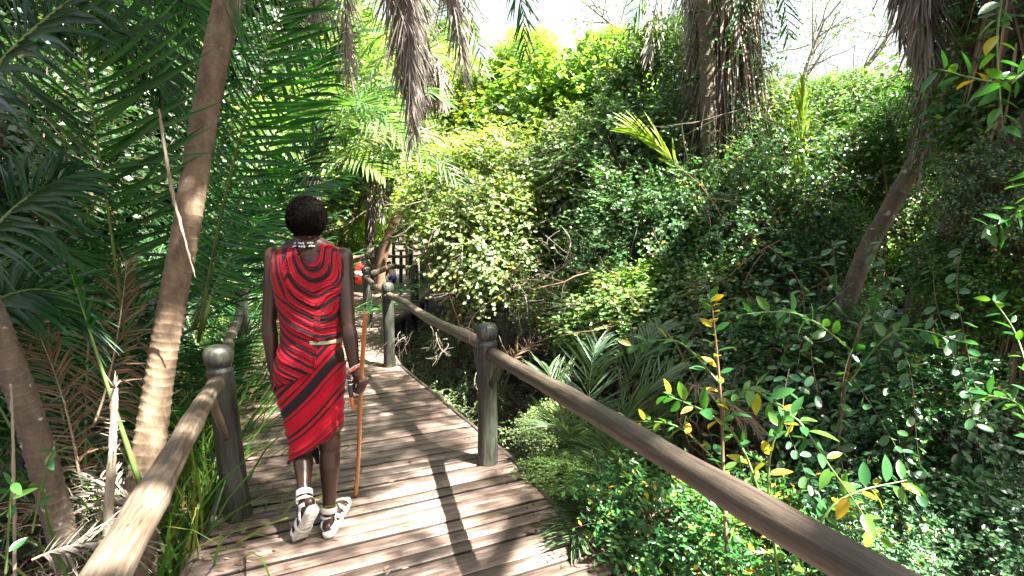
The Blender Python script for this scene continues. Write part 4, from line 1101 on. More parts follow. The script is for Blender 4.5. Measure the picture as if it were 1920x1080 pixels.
for i, (x, y, lab) in enumerate(LP):
    z = gz(x, y); p = empty('palm_clump', (x, y, z), lab, 'palm', 'palm clumps of the left thicket')
    nfr = 13 if i not in (8,) else 7
    for k in range(nfr):
        a = k * 2.4 + rng_l.uniform(-.4, .4); R_ = rng_l.uniform(1.9, 3.4) * (1 if i != 8 else .6); e = rng_l.uniform(.65, 1.35)
        d = Vector((cos(a) * cos(e), sin(a) * cos(e), sin(e)))
        c0 = Vector((x, y, z)) + Vector((rng_l.uniform(-.15, .15), rng_l.uniform(-.15, .15), 0))
        ob = Vector((cos(a), sin(a), 0)) * R_ * .42 + Vector((0, 0, -.30 * R_ * cos(e)))
        p2 = c0 + d * R_ * .95 + ob * .8
        # keep fronds off the lens and the deck centre
        if p2.y < 2.3 or (p2 - Vector((0, 0, 1.65))).length < 3.0 or (p2.x > -1.9 and p2.y < 6): continue
        frond(p, c0, c0 + d * R_ * .6, p2, 38, .5 * rng_l.uniform(.8, 1.15), .022, 'palm_shade_tint' if rng_l.uniform() < .8 else 'palm', droop=.35, jit=.12, lift=.2, seg=3)
    for k in range(4):
        a = rng_l.uniform(0, 6.28); c0 = Vector((x, y, z + .2)); R_ = rng_l.uniform(.9, 1.6)
        frond(p, c0, c0 + Vector((cos(a) * .5, sin(a) * .5, .7)) * R_ * .6, c0 + Vector((cos(a) * .8, sin(a) * .8, -.05)) * R_, 32, .35, .018, 'dead_brown', dead=True, droop=.4, jit=.2)
# near dark fronds at the upper left border
pn = empty('palm_clump', (-2.35, 1.9, gz(-2.35, 1.9)), 'nearest palm clump, out of focus dark leaves at the upper left border', 'palm')
for (a, b, c, m_) in (((-60, 520, 2.4), (-10, 380, 2.4), (130, 330, 2.6), 'palm_shade_tint'), ((-120, 300, 2.2), (10, 40, 2.2), (240, -60, 2.4), 'palm_shade_tint'), ((-80, 640, 2.6), (10, 500, 2.7), (150, 560, 2.9), 'palm_shade_tint')):
    frond(pn, P(*a), P(*b), P(*c), 30, .42, .030, m_, up=(.1, -.8, .6), a0=70, a1=35, droop=.4, jit=.12)

# second palm stem bottom left
bg_ = P(125, 1045, 2.7); zg = gz(bg_.x, bg_.y)
pg = empty('palm_tree', (bg_.x, bg_.y, zg), 'short curved palm trunk with brown ringed bark in the lower left corner', 'palm tree')
V, Fs = ringed_trunk([Vector((bg_.x + .08, bg_.y, zg - .15)), P(125, 1040, 2.68), P(75, 850, 2.62), P(25, 700, 2.55), P(-30, 560, 2.5), P(-110, 380, 2.45)], [.066, .063, .061, .059, .057, .055], 420, 22, .045, .06, 9)
add('trunk', V, Fs, M['trunk_grey'], pg, smooth=True, tint=RINGT)
frond(pg, P(175, 800, 3.0), P(218, 700, 3.0), P(238, 490, 3.0), 44, .24, .012, 'dead_brown', up=(0, -1, .1), a0=65, a1=35, droop=.05, dead=True, jit=.12, start=.05, tt=(.5, .95), r0=.009)
frond(pg, P(150, 900, 3.0), P(130, 740, 3.1), P(60, 600, 3.1), 40, .26, .014, 'dead_brown', up=(.1, -1, .1), a0=65, a1=35, droop=.2, dead=True, jit=.15, start=.05, tt=(.3, .9), r0=.009)
frond(pg, P(300, 980, 3.1), P(240, 800, 3.2), P(300, 640, 3.3), 36, .28, .014, 'dead_brown', up=(.1, -1, .1), a0=65, a1=35, droop=.3, dead=True, jit=.18, start=.05, tt=(.3, .9), r0=.009)
frond(pg, P(262, 905, 2.75), P(205, 740, 2.8), P(130, 500, 2.7), 10, .2, .014, 'palm', up=(0, -1, .1), start=.75, r0=.016, rmat='green_stem')
# broken stalk, dry leaning leaf
def stalk(name, lab, cat, pts, r, mat, k=10, splinter=True):
    V, Fs, q, rr = tube(pts, r, k, 40)
    V = V + np.random.default_rng(4).normal(0, .0016, V.shape)
    a = Acc().add(V, Fs)
    if splinter:
        rng = np.random.default_rng(3)
        for i in range(9):
            d = Vector((rng.normal(0, .5), rng.normal(0, .5), rng.uniform(.2, 1))).normalized() * rng.uniform(.03, .10)
            v, f, _, _ = tube([pts[0], Vector(pts[0]) + d * .6, Vector(pts[0]) + d], [.007, .004, .001], 4); a.add(v, f)
        for i in range(30):
            c = Vector(q[rng.integers(8, 40)]); d = Vector((rng.normal(), rng.normal(), rng.normal(.2))).normalized() * rng.uniform(.03, .08)
            v, f, _, _ = tube([c, c + d * .5, c + d], [.004, .003, .0008], 3); a.add(v, f)
    o = a.build(name, M[mat], None, Vector(pts[-1]), smooth=True); tag(o, lab, cat); return o
M['straw'] = bark_mat('bleached_straw', (.17, .13, .09), (.36, .30, .23), (30, 30, 3), bump=.2)
s1 = G(203, 1030, -.6)
stalk('dead_stalk', 'broken bleached upright stalk with frayed top left of the leaning palm', 'stalk', [P(214, 728, 2.62), P(212, 820, 2.6), P(205, 930, 2.6), P(203, 1060, 2.62)], [.016, .017, .021, .03], 'straw')
stalk('dry_leaf_stem', 'long dry pale leaf stem hanging in front of the leaning trunk', 'dry leaf', [P(298, 205, 2.75), P(312, 300, 2.75), P(330, 390, 2.75), P(366, 520, 2.8)], [.004, .009, .008, .002], 'straw', 6, False)
stalk('dry_leaf_stem', 'dry pale stem lying across the litter toward the lower left trunk', 'dry leaf', [P(20, 720, 2.3), P(25, 850, 2.3), P(28, 1100, 2.3)], [.004, .006, .007], 'straw', 6, False)

# grass blades by the left deck edge
def grass():
    rng = np.random.default_rng(8); n = 900
    y = rng.uniform(2.6, 7.5, n); lx = np.interp(y, [p[1] for p in LEFT], [p[0] for p in LEFT])
    x = lx - .06 - np.abs(rng.normal(0, .28, n)); z = ground_z(x, y)
    b = np.stack([x, y, z], 1); d = nrmz(np.stack([rng.normal(.10, .28, n), rng.normal(0, .28, n), np.ones(n)], 1))
    l = rng.uniform(.8, 1.65, n); nr = nrmz(rng.normal(size=(n, 3)) + np.array([0, -.6, 0]))
    s = nrmz(np.cross(d, nr)); seg = 7; u = np.linspace(0, 1, seg + 1)
    out = nrmz(np.stack([rng.normal(.25, .6, n), rng.normal(-.1, .6, n), np.zeros(n)], 1))
    k = rng.uniform(.15, .6, n)
    c = b[:, None] + d[:, None] * (l[:, None] * u)[:, :, None] + out[:, None] * (k[:, None] * l[:, None] * u ** 2.4)[:, :, None]
    c[:, :, 2] -= (k[:, None] ** 1.2 * l[:, None] * .75 * u ** 3.2)
    wd = rng.uniform(.010, .022, n)[:, None] * np.interp(u, [0, .3, .8, 1], [.7, 1, .6, .04])
    V = np.stack([c - s[:, None] * wd[:, :, None] * .5, c + s[:, None] * wd[:, :, None] * .5], 2)
    q = np.array([(i * 2, i * 2 + 1, i * 2 + 3, i * 2 + 2) for i in range(seg)])
    F = (q[None] + (np.arange(n) * (seg + 1) * 2)[:, None, None]).reshape(-1, 4)
    o = add('tall_grass', V.reshape(-1, 3), F, M['reed'], tint=np.repeat(rng.uniform(0, .95, n), (seg + 1) * 2))
    tag(o, 'tall green grass blades leaning over the left edge of the boardwalk', 'grass', kind='stuff')
grass()

# ------------------------------------------------------------------ litter on the forest floor
def litter():
    rng = np.random.default_rng(21); n = 26000
    x = rng.uniform(-6, 7, n); y = rng.uniform(.6, 11, n)
    near = rng.uniform(size=n) < .4; x = np.where(near, rng.uniform(-3.2, -1.2, n), x); y = np.where(near, rng.uniform(1.2, 4.5, n), y)
    z = ground_z(x, y) + np.abs(rng.normal(0, .05, n)) + .01
    d = nrmz(np.stack([rng.normal(size=n), rng.normal(size=n), rng.normal(.05, .28, n)], 1))
    nr = nrmz(rng.normal(0, .5, (n, 3)) + np.array([0, 0, 1.]))
    V, F, T = leaves(np.stack([x, y, z], 1), d, nr, rng.uniform(.06, .34, n), LEAF4, rng.uniform(0, 1, n) ** 1.3, rng.uniform(.08, .35, n))
    o = add('leaf_litter', V, F, M['litter'], tint=T); tag(o, 'brown and bleached dead leaf strips covering the forest floor', 'leaf litter', kind='stuff')
litter()

# ------------------------------------------------------------------ crown shapes shared by shrubs
CR = {}
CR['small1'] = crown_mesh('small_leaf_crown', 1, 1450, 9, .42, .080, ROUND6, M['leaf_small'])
CR['pale1'] = crown_mesh('pale_leaf_crown', 1, 1450, 9, .42, .080, ROUND6, M['leaf_sun_tint'])
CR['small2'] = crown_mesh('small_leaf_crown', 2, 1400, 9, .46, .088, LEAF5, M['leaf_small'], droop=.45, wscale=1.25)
CR['pale2'] = crown_mesh('pale_leaf_crown', 2, 1400, 9, .46, .088, LEAF5, M['leaf_sun_tint'], droop=.45, wscale=1.25)
CR['blue1'] = crown_mesh('bluish_leaf_crown', 3, 1050, 10, .46, .080, LEAF5, M['leaf_blue'], droop=.3, wscale=1.15)
CR['blue2'] = crown_mesh('bluish_leaf_crown', 4, 1000, 10, .52, .086, LEAF5, M['leaf_blue'], droop=.5, shell=(.2, 1.05), wscale=1.15)
CR['lime1'] = crown_mesh('lime_leaf_crown', 5, 1100, 10, .36, .10, ROUND6, M['leaf_lime'], droop=.2)
CR['vine1'] = crown_mesh('vine_leaf_crown', 6, 900, 9, .45, .105, LEAF5, M['leaf_vine'], droop=.5, wscale=1.1)
CR['broad1'] = crown_mesh('broad_leaf_crown', 7, 620, 8, .5, .13, LEAF5, M['leaf_broad'], droop=.25, wscale=.85)
CR['far1'] = crown_mesh('far_leaf_crown', 8, 2300, 8, .22, .065, LEAF4, M['leaf_small'], wscale=1.4)
CR['far2'] = crown_mesh('far_leaf_crown', 9, 2300, 8, .22, .065, LEAF4, M['leaf_lime'], wscale=1.4)
CR['canopy'] = crown_mesh('canopy_leaf_crown', 10, 700, 8, .24, .060, LEAF4, M['leaf_small'], wscale=1.5, rf=3.5, thr=-.15)
rs = np.random.default_rng(31)
def crown_obj(parent, key, c, sc, name='crown', col=None, rz=None):
    me, mt = CR[key]
    o = bpy.data.objects.new(name, me); link(o, parent, c); o.scale = sc
    rz = rs.uniform(0, 6.28) if rz is None else rz
    o.rotation_euler = (rs.uniform(-.25, .25), rs.uniform(-.25, .25), rz); o['kind'] = 'stuff'
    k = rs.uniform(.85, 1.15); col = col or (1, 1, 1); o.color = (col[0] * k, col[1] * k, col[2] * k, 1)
    t = bpy.data.objects.new('twigs', mt); link(t, parent, c); t.scale = sc; t.rotation_euler = o.rotation_euler; t['kind'] = 'stuff'
    return o
def shrub(px, py, Y, r, key, lab, cat='shrub', name='shrub', stems=3, col=None, group=None, smat='stem'):
    c = P(px, py, Y); bx, by = c.x + rs.uniform(-.2, .2), c.y + rs.uniform(0, .3); z = gz(bx, by)
    p = empty(name, (bx, by, z), lab, cat, group)
    crown_obj(p, key, c, r, col=col)
    n = max(stems, 1); sV = Acc()
    for i in range(n):
        b = Vector((bx + rs.normal(0, .08 * r[0]), by + rs.normal(0, .08 * r[0]), z - .05)); e = c + Vector((rs.normal(0, .4) * r[0], rs.normal(0, .3) * r[1], rs.uniform(-.2, .5) * r[2]))
        m1 = b.lerp(e, .4) + Vector((rs.normal(0, .12), rs.normal(0, .12), .0)) * max(.5, r[0]); m2 = b.lerp(e, .75) + Vector((rs.normal(0, .12), rs.normal(0, .12), .1)) * max(.5, r[0])
        q = .018 * max(1, r[2]); v, f, _, _ = tube([b, m1, m2, e], [q * 1.3, q, q * .7, q * .3], 7, 20); sV.add(v, f)
    sV.build('stems', M[smat], p, smooth=True)
    return p

# centre: bright bushes over the bend
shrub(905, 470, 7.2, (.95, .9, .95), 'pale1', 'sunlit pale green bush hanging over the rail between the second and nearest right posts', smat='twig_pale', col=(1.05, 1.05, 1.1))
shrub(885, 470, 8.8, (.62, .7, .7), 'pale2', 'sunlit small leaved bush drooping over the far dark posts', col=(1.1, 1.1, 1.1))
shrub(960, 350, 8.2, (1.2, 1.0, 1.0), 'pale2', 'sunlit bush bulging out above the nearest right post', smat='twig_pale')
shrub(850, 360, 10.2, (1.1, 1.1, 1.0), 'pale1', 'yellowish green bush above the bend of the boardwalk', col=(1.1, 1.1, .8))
shrub(1010, 240, 10.0, (1.35, 1.2, 1.2), 'lime1', 'lime green broad leaved tree in full sun at the centre top', 'tree', 'small_tree', 5)
shrub(1130, 205, 9.4, (1.05, 1.0, 1.1), 'lime1', 'lime tree crown just left of the shaggy dark palm trunk', 'tree', 'small_tree', 4, col=(1.0, 1.0, 1.0))
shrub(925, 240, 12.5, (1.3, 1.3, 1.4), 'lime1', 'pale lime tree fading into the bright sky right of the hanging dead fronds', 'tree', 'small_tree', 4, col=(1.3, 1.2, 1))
shrub(1090, 330, 7.6, (1.05, .9, .85), 'pale1', 'small leaved bush in half shade below the lime trees', col=(.8, .85, .8))
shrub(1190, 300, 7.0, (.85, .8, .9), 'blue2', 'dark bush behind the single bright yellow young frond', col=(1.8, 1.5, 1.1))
shrub(1235, 190, 7.6, (.8, .8, 1.1), 'small1', 'dark leafy climber clump on the left flank of the shaggy palm', 'climber', 'climber', col=(1.2, 1.15, 1.1))
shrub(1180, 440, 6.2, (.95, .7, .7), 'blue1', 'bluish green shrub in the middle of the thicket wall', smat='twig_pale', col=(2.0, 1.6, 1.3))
shrub(1290, 430, 5.9, (.7, .6, .75), 'blue2', 'bluish shrub covering the foot of the shaggy palm', col=(1.6, 1.4, 1.2))
shrub(1060, 570, 6.4, (.6, .5, .35), 'pale2', 'thin bush with bare hanging twigs over the dark hollow', smat='twig_pale')
shrub(1170, 590, 5.3, (.75, .6, .5), 'small1', 'low small leaved shrub behind the fan of palm leaves', col=(1.5, 1.4, 1.3))
shrub(1330, 600, 5.0, (.8, .6, .6), 'small2', 'low shrub behind the yellowing shoot', col=(1.3, 1.25, 1.2))
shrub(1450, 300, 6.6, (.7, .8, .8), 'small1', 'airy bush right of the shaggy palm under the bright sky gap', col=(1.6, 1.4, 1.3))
shrub(1430, 420, 5.4, (.75, .65, .8), 'blue1', 'bluish bush between the shaggy palm and the slanting trunk', col=(1.5, 1.35, 1.1))
shrub(1560, 340, 6.4, (.85, .8, .7), 'small2', 'dark bush behind the slanting trunk')
shrub(1500, 550, 4.9, (.65, .6, .5), 'blue1', 'bluish shrub at the foot of the slanting trunk')
shrub(1640, 680, 3.9, (.6, .6, .42), 'blue2', 'glossy bluish shrub below the slanting trunk')
shrub(1800, 660, 3.6, (.5, .5, .5), 'blue1', 'glossy shrub between the slanting trunk and the right border')
shrub(1480, 700, 4.1, (.7, .6, .5), 'blue2', 'dark glossy shrub above the middle of the near rail')
shrub(1750, 820, 3.3, (.62, .6, .6), 'blue2', 'dark glossy shrub low at the right border')
shrub(1600, 900, 3.2, (.5, .5, .45), 'blue1', 'dark low shrub just beyond the near end of the rail')
shrub(1940, 170, 3.3, (.42, .5, .55), 'vine1', 'climbing vine with large lit leaves in the upper right corner', 'vine', 'climbing_vine', 3)
shrub(1920, -20, 3.9, (.5, .5, .4), 'vine1', 'vine leaves draped across the top right beside the hanging dead fronds', 'vine', 'climbing_vine', 2)
shrub(1900, 500, 3.1, (.32, .5, .4), 'vine1', 'dark green vine leaves halfway down the right border', 'vine', 'climbing_vine', 2)
shrub(1690, 250, 5.6, (.6, .5, .5), 'vine1', 'vine leaves behind the top of the slanting trunk', 'vine', 'climbing_vine', 2)
shrub(1235, 985, 2.75, (.42, .36, .28), 'broad1', 'low shrub with yellowing leaves between the deck edge and the near rail', smat='stem')
shrub(1190, 800, 4.2, (.35, .4, .2), 'small2', 'low bush among the fan of young palm leaves')
shrub(1420, 1020, 2.6, (.42, .38, .30), 'broad1', 'low broad leaved shrub under the near rail')
shrub(1640, 1060, 2.5, (.35, .35, .30), 'blue1', 'dark leaves in the bottom right corner below the rail')
shrub(1850, 980, 2.7, (.45, .4, .35), 'blue2', 'darkest low shrub in the lower right corner')

shrub(1380, 540, 5.2, (.40, .35, .35), 'vine1', 'larger leaved plant poking out between the shaggy palm and the far slanting trunk foot')
shrub(1240, 540, 5.4, (.40, .35, .28), 'lime1', 'brighter green sprig in the middle of the dark thicket wall', col=(.6, .7, .7))
shrub(1560, 450, 4.9, (.35, .3, .35), 'broad1', 'broad leaved sprig left of the slanting trunk', col=(.7, .8, .8))
shrub(1470, 640, 3.9, (.40, .35, .28), 'vine1', 'medium green leafy sprig above the rail right of the yellow leaved shoot')
shrub(1740, 700, 3.0, (.30, .3, .25), 'broad1', 'large leaved sprig low in the right thicket', col=(.6, .8, .8))
shrub(1050, 800, 4.6, (.34, .4, .16), 'pale1', 'low sunlit pale plant just right of the nearest right post', col=(.9, .95, .8))
shrub(1050, 880, 3.6, (.28, .28, .12), 'pale2', 'lowest sunlit pale plant touching the deck edge below the rail', col=(.8, .95, .7))
shrub(1870, 110, 4.7, (.65, .5, .55), 'vine1', 'shaded vine leaves behind the slanting trunk top in the upper right', 'vine', 'climbing_vine', 2)
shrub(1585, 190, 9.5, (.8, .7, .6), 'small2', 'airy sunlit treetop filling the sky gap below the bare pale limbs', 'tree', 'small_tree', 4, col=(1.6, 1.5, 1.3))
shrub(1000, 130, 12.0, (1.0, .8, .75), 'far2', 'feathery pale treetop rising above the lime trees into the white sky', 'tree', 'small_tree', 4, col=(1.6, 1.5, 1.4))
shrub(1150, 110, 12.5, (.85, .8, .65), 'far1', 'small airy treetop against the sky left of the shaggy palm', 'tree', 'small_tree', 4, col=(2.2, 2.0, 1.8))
# far woods as one mass behind everything
fw = empty('far_woods', (0, 20, 0), 'dense green woods closing the view behind the bushes', 'woods', kind='stuff')
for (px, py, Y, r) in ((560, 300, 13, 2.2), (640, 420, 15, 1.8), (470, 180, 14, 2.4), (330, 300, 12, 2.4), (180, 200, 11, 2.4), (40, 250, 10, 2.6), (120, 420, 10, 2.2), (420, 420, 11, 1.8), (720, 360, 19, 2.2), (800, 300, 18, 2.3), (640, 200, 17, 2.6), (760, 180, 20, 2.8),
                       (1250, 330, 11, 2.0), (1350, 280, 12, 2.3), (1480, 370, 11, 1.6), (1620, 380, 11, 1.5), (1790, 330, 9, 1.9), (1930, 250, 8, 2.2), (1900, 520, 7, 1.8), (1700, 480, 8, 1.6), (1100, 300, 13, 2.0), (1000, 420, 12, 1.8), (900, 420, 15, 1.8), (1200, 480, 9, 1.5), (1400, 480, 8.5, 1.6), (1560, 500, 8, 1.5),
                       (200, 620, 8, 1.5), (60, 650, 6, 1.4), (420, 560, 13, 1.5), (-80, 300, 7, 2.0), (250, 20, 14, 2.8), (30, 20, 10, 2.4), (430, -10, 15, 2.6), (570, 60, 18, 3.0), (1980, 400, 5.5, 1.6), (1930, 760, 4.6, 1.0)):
    crown_obj(fw, 'far1' if rs.uniform() < .75 or px < 600 else 'far2', P(px, py, Y), (r, r * .8, r * rs.uniform(.7, .95)), 'foliage', col=(.22, .36, .30) if px < 500 else ((2.3, 2.0, 1.9) if px < 950 else (1.1, 1.1, 1.1)))  # crown colour carries painted shade at left and painted sun glare mid-view

# ------------------------------------------------------------------ ground cover right of the deck
def ground_cover():
    rng = np.random.default_rng(41); n = 3600
    y = rng.uniform(1.6, 9.5, n); rx = np.interp(y, [p[1] for p in RIGHT], [p[0] for p in RIGHT])
    x = rx + .08 + rng.exponential(.9, n); z = ground_z(x, y) + rng.uniform(0, .42, n) * np.exp(-.15 * (x - rx))
    k = lump(np.stack([x, y, 0 * x], 1), 6, 1.6) + rng.normal(0, .35, n) > -.10
    st = np.stack([x, y, z], 1)[k]; d = nrmz(rng.normal(0, .6, st.shape) + np.array([0, 0, .7]))
    lv, tw = spray(rng, st, d, .26, 9, .046, LEAF5, .3, tint_off=.05)
    o = add('ground_cover', lv[0], lv[1], M['leaf_small'], tint=lv[2]); tag(o, 'small leaved ground cover beside the right edge of the boardwalk', 'ground cover', kind='stuff')
    o = add('ground_twigs', tw[0], tw[1], M['twig_pale']); tag(o, 'thin pale twigs tangled in the ground cover', 'twigs', kind='stuff')
ground_cover()

# bare hanging twigs over the dark hollow right of the nearest right post
def bare_twigs(name, lab, px, py, Y, n, spread, ln, seed, mat='twig_pale', r=.006, down=1.0, cat='branch'):
    rng = np.random.default_rng(seed); c = P(px, py, Y); b = Vector((c.x, c.y, gz(c.x, c.y)))
    o_ = Acc()
    t = np.linspace(0, 1, 9)[:, None]
    for i in range(n):
        s0 = np.array(c) + rng.normal(0, spread, 3) * np.array([1, .6, .5]); d = nrmz(np.array([rng.normal(0, .6), rng.normal(0, .4), -down * rng.uniform(.2, 1)])); l = ln * rng.uniform(.4, 1.1)
        side = rng.normal(0, .3, 3)
        pth = s0 + d * t * l + side * np.sin(t * pi * rng.uniform(.6, 1.6)) * l * .45 + np.cumsum(rng.normal(0, .012, (9, 3)), 0)
        v, f = tubes(pth[None], (r * rng.uniform(.4, 1.0) * np.linspace(1, .3, 9))[None], 4, False); o_.add(v, f)
        for k in range(4):
            j = rng.integers(2, 8); dd = nrmz(d + rng.normal(0, .6, 3)); pth2 = pth[j] + dd * np.linspace(0, 1, 5)[:, None] * l * .35 + np.cumsum(rng.normal(0, .008, (5, 3)), 0)
            v, f = tubes(pth2[None], (r * .35 * np.linspace(1, .3, 5))[None], 3, False); o_.add(v, f)
    o = o_.build(name, M[mat], None, c); tag(o, lab, cat, kind='stuff')
bare_twigs('bare_twigs', 'pale bare twigs dangling over the dark hollow right of the nearest right post', 1050, 500, 5.4, 18, .42, .6, 1, 'twig_pale', .0035)
bare_twigs('bare_twigs', 'tangle of dead twigs beneath the boardwalk edge between the right posts', 820, 640, 6.2, 20, .35, .5, 2, 'twig_pale', .006)
bare_twigs('bare_twigs', 'brown dead twigs low behind the young palm leaves', 1290, 760, 3.7, 40, .4, .55, 3, 'stem', .006)
bare_twigs('bare_twigs', 'thin twigs threaded through the sunlit central bushes', 930, 420, 7.0, 50, .8, .8, 4, 'twig_pale', .006)
bare_twigs('bare_twigs', 'thin stems threaded through the dark right thicket', 1560, 600, 4.0, 60, .8, .9, 5, 'stem', .006)
bare_twigs('bare_twigs', 'lianas hanging beside the shaggy palm trunk', 1400, 260, 6.0, 30, .35, 1.5, 6, 'twig', .009)
bare_twigs('bare_twigs', 'dead twigs and strips piled at the lower left behind the rail', 150, 960, 2.9, 50, .22, .35, 7, 'straw', .005, .1)

# ------------------------------------------------------------------ palm D: shaggy dark trunk
pd_ = P(1375, 560, 6.4); zg = gz(pd_.x, pd_.y)
pD = empty('palm_tree', (pd_.x, pd_.y, zg), 'tall shaggy palm trunk wrapped in dead leaf fibre and climbers right of centre', 'palm tree')
V, Fs = ringed_trunk([Vector((pd_.x, pd_.y, zg - .1)), P(1372, 480, 6.4), P(1365, 250, 6.4), P(1362, 60, 6.45), P(1360, -160, 6.5)], [.26, .25, .23, .24, .25], 160, 24, .09, .12, 5)
add('trunk', V, Fs, M['fiber'], pD, smooth=True, tint=RINGT)
V, Fs = ringed_trunk([P(1340, 520, 6.0), P(1330, 300, 6.05), P(1326, 120, 6.1), P(1318, -100, 6.2)], [.085, .08, .078, .08], 300, 16, .07, .09, 6)
add('trunk', V, Fs, M['trunk_grey'], pD, smooth=True, tint=RINGT)
def shag(parent, top, bot, r, n, ln, seed, mat='dead_brown', w_=.018):
    rng = np.random.default_rng(seed); t = rng.uniform(0, 1, n); top = np.array(top); bot = np.array(bot)
    c = top + (bot - top) * t[:, None]; a = rng.uniform(0, 2 * pi, n); o = np.stack([np.cos(a), np.sin(a), 0 * a], 1)
    b = c + o * r * rng.uniform(.9, 1.15, n)[:, None]
    d = nrmz(np.array([0, 0, -1.0]) + o * rng.uniform(-.05, .30, n)[:, None] + rng.normal(0, .09, (n, 3)))
    l = ln * rng.uniform(.3, 1.1, n)
    v, f, T = leaflet_geo(b, d, l, o, rng.uniform(.4, 1.2, n) * w_, .1, 4, True, rng.uniform(0, 1, n))
    o_ = add('hanging_strips', v, f, M[mat], parent, tint=T, kind='stuff')
shag(pD, P(1362, -120, 6.45), P(1372, 500, 6.35), .26, 1900, .9, 1)
shag(pD, P(1362, -120, 6.45), P(1362, 120, 6.4), .30, 500, 1.2, 2, 'dead')
cD = P(1360, -210, 6.5)
palm_crown(pD, cD, 8, 1.9, .45, .026, 'palm', n=26, seed=5, elev=(-.1, .9), sag=.45)
dead_skirt(pD, cD, 9, 1.9, 6, .42, .018, spread=.45)
frond(pD, cD, P(1440, -260, 6.0), P(1478, 62, 5.9), 34, .36, .026, 'palm', up=(0, -1, .2), a0=65, a1=35, droop=.3)
frond(pD, cD, P(1400, -190, 5.7), P(1385, 35, 5.6), 34, .34, .026, 'palm_shade_tint', up=(0, -1, .2), a0=65, a1=35, droop=.3)
frond(pD, cD, P(1260, -240, 6.2), P(1215, 105, 6.2), 40, .4, .018, 'dead', up=(0, -1, .2), a0=35, a1=18, droop=.3, dead=True)
rngv = np.random.default_rng(15); n = 760
t = rngv.uniform(0, 1, n)[:, None]; ang = rngv.uniform(pi, 2 * pi, n)
st = np.array(P(1362, 0, 6.4)) * (1 - t) + np.array(P(1370, 520, 6.35)) * t + np.stack([np.cos(ang) * .30, np.sin(ang) * .30, 0 * ang], 1)
keepv = (rngv.uniform(size=n) < .35 + .65 * t[:, 0]); st = st[keepv]
lv, tw = spray(rngv, st, nrmz(np.stack([np.cos(ang), np.sin(ang), rngv.normal(-.2, .4, n)], 1))[keepv], .42, 9, .062, LEAF5, .5)
add('climber_leaves', lv[0], lv[1], M['leaf_blue'], pD, tint=lv[2], kind='stuff'); add('climber_stems', tw[0], tw[1], M['twig'], pD, kind='stuff')

# ------------------------------------------------------------------ slanting trunk E and its hanging dead fronds
be = P(1605, 530, 4.3); zg = gz(be.x, be.y)
pE = empty('palm_tree', (be.x - .35, be.y, zg), 'slanting grey brown palm trunk on the right rising toward the hanging dead fronds', 'palm tree')
V, Fs = ringed_trunk([Vector((be.x - .55, be.y, zg - .1)), P(1605, 520, 4.3), P(1665, 400, 4.25), P(1730, 280, 4.2), P(1785, 175, 4.2), P(1800, 0, 4.3), P(1790, -160, 4.5)], [.075, .066, .062, .060, .058, .062, .07], 460, 18, .05, .07, 8)
add('trunk', V, Fs, M['trunk_grey'], pE, smooth=True, tint=RINGT)
cE = P(1765, -220, 4.8)
palm_crown(pE, cE, 7, 1.8, .45, .028, 'palm_shade_tint', seed=8, elev=(0, .9), sag=.4)
for x2, y2, Y2 in ((1722, 118, 3.9), (1708, 90, 4.0), (1740, 140, 3.8), (1760, 100, 3.9), (1690, 60, 4.1), (1730, 60, 3.8), (1748, 120, 4.0)):
    frond(pE, cE, P(x2 - 10, -220, Y2), P(x2, y2, Y2), 60, .40, .017, 'dead', up=(0, -1, .1), a0=30, a1=14, droop=.25, dead=True, jit=.13, start=.2, tt=(.2, .8))
shag(pE, P(1760, 60, 4.1), P(1765, 230, 4.15), .10, 260, .55, 3, 'dead', .015)

# ------------------------------------------------------------------ dark trunks on the right border
bf = P(1700, 700, 3.9); zg = gz(bf.x, bf.y)
pF = empty('leaning_tree', (bf.x, bf.y, zg), 'thick dark leaning trunk crossing the right border in shade', 'tree')
V, Fs = ringed_trunk([Vector((bf.x - .1, bf.y, zg - .1)), P(1730, 620, 3.5), P(1800, 440, 3.2), P(1880, 310, 3.0), P(2000, 170, 2.9), P(2100, 0, 2.9)], [.13, .12, .105, .095, .09, .09], 360, 18, .08, .05, 12)
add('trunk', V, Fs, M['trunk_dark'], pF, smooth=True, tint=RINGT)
crown_obj(pF, 'vine1', P(2200, -80, 3.2), (.9, .9, .6))
crown_obj(pF, 'blue2', P(1870, 350, 2.95), (.25, .25, .30), 'creeper')
crown_obj(pF, 'vine1', P(1790, 500, 3.1), (.22, .25, .22), 'creeper')
bh = P(1900, 1100, 3.2); zg = gz(bh.x, bh.y)
pH = empty('palm_tree', (bh.x, bh.y, zg), 'upright dark palm trunk with dry brown strips along the right border', 'palm tree')
V, Fs = ringed_trunk([Vector((bh.x, bh.y, zg - .1)), P(1905, 700, 3.2), P(1900, 300, 3.25), P(1890, -100, 3.3), P(1890, -400, 3.3)], [.15, .13, .12, .12, .12], 120, 18, .06, .08, 13)
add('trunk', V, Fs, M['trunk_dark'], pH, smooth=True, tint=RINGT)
shag(pH, P(1893, -50, 3.25), P(1905, 850, 3.2), .125, 520, .55, 4, 'dead_brown', .02)

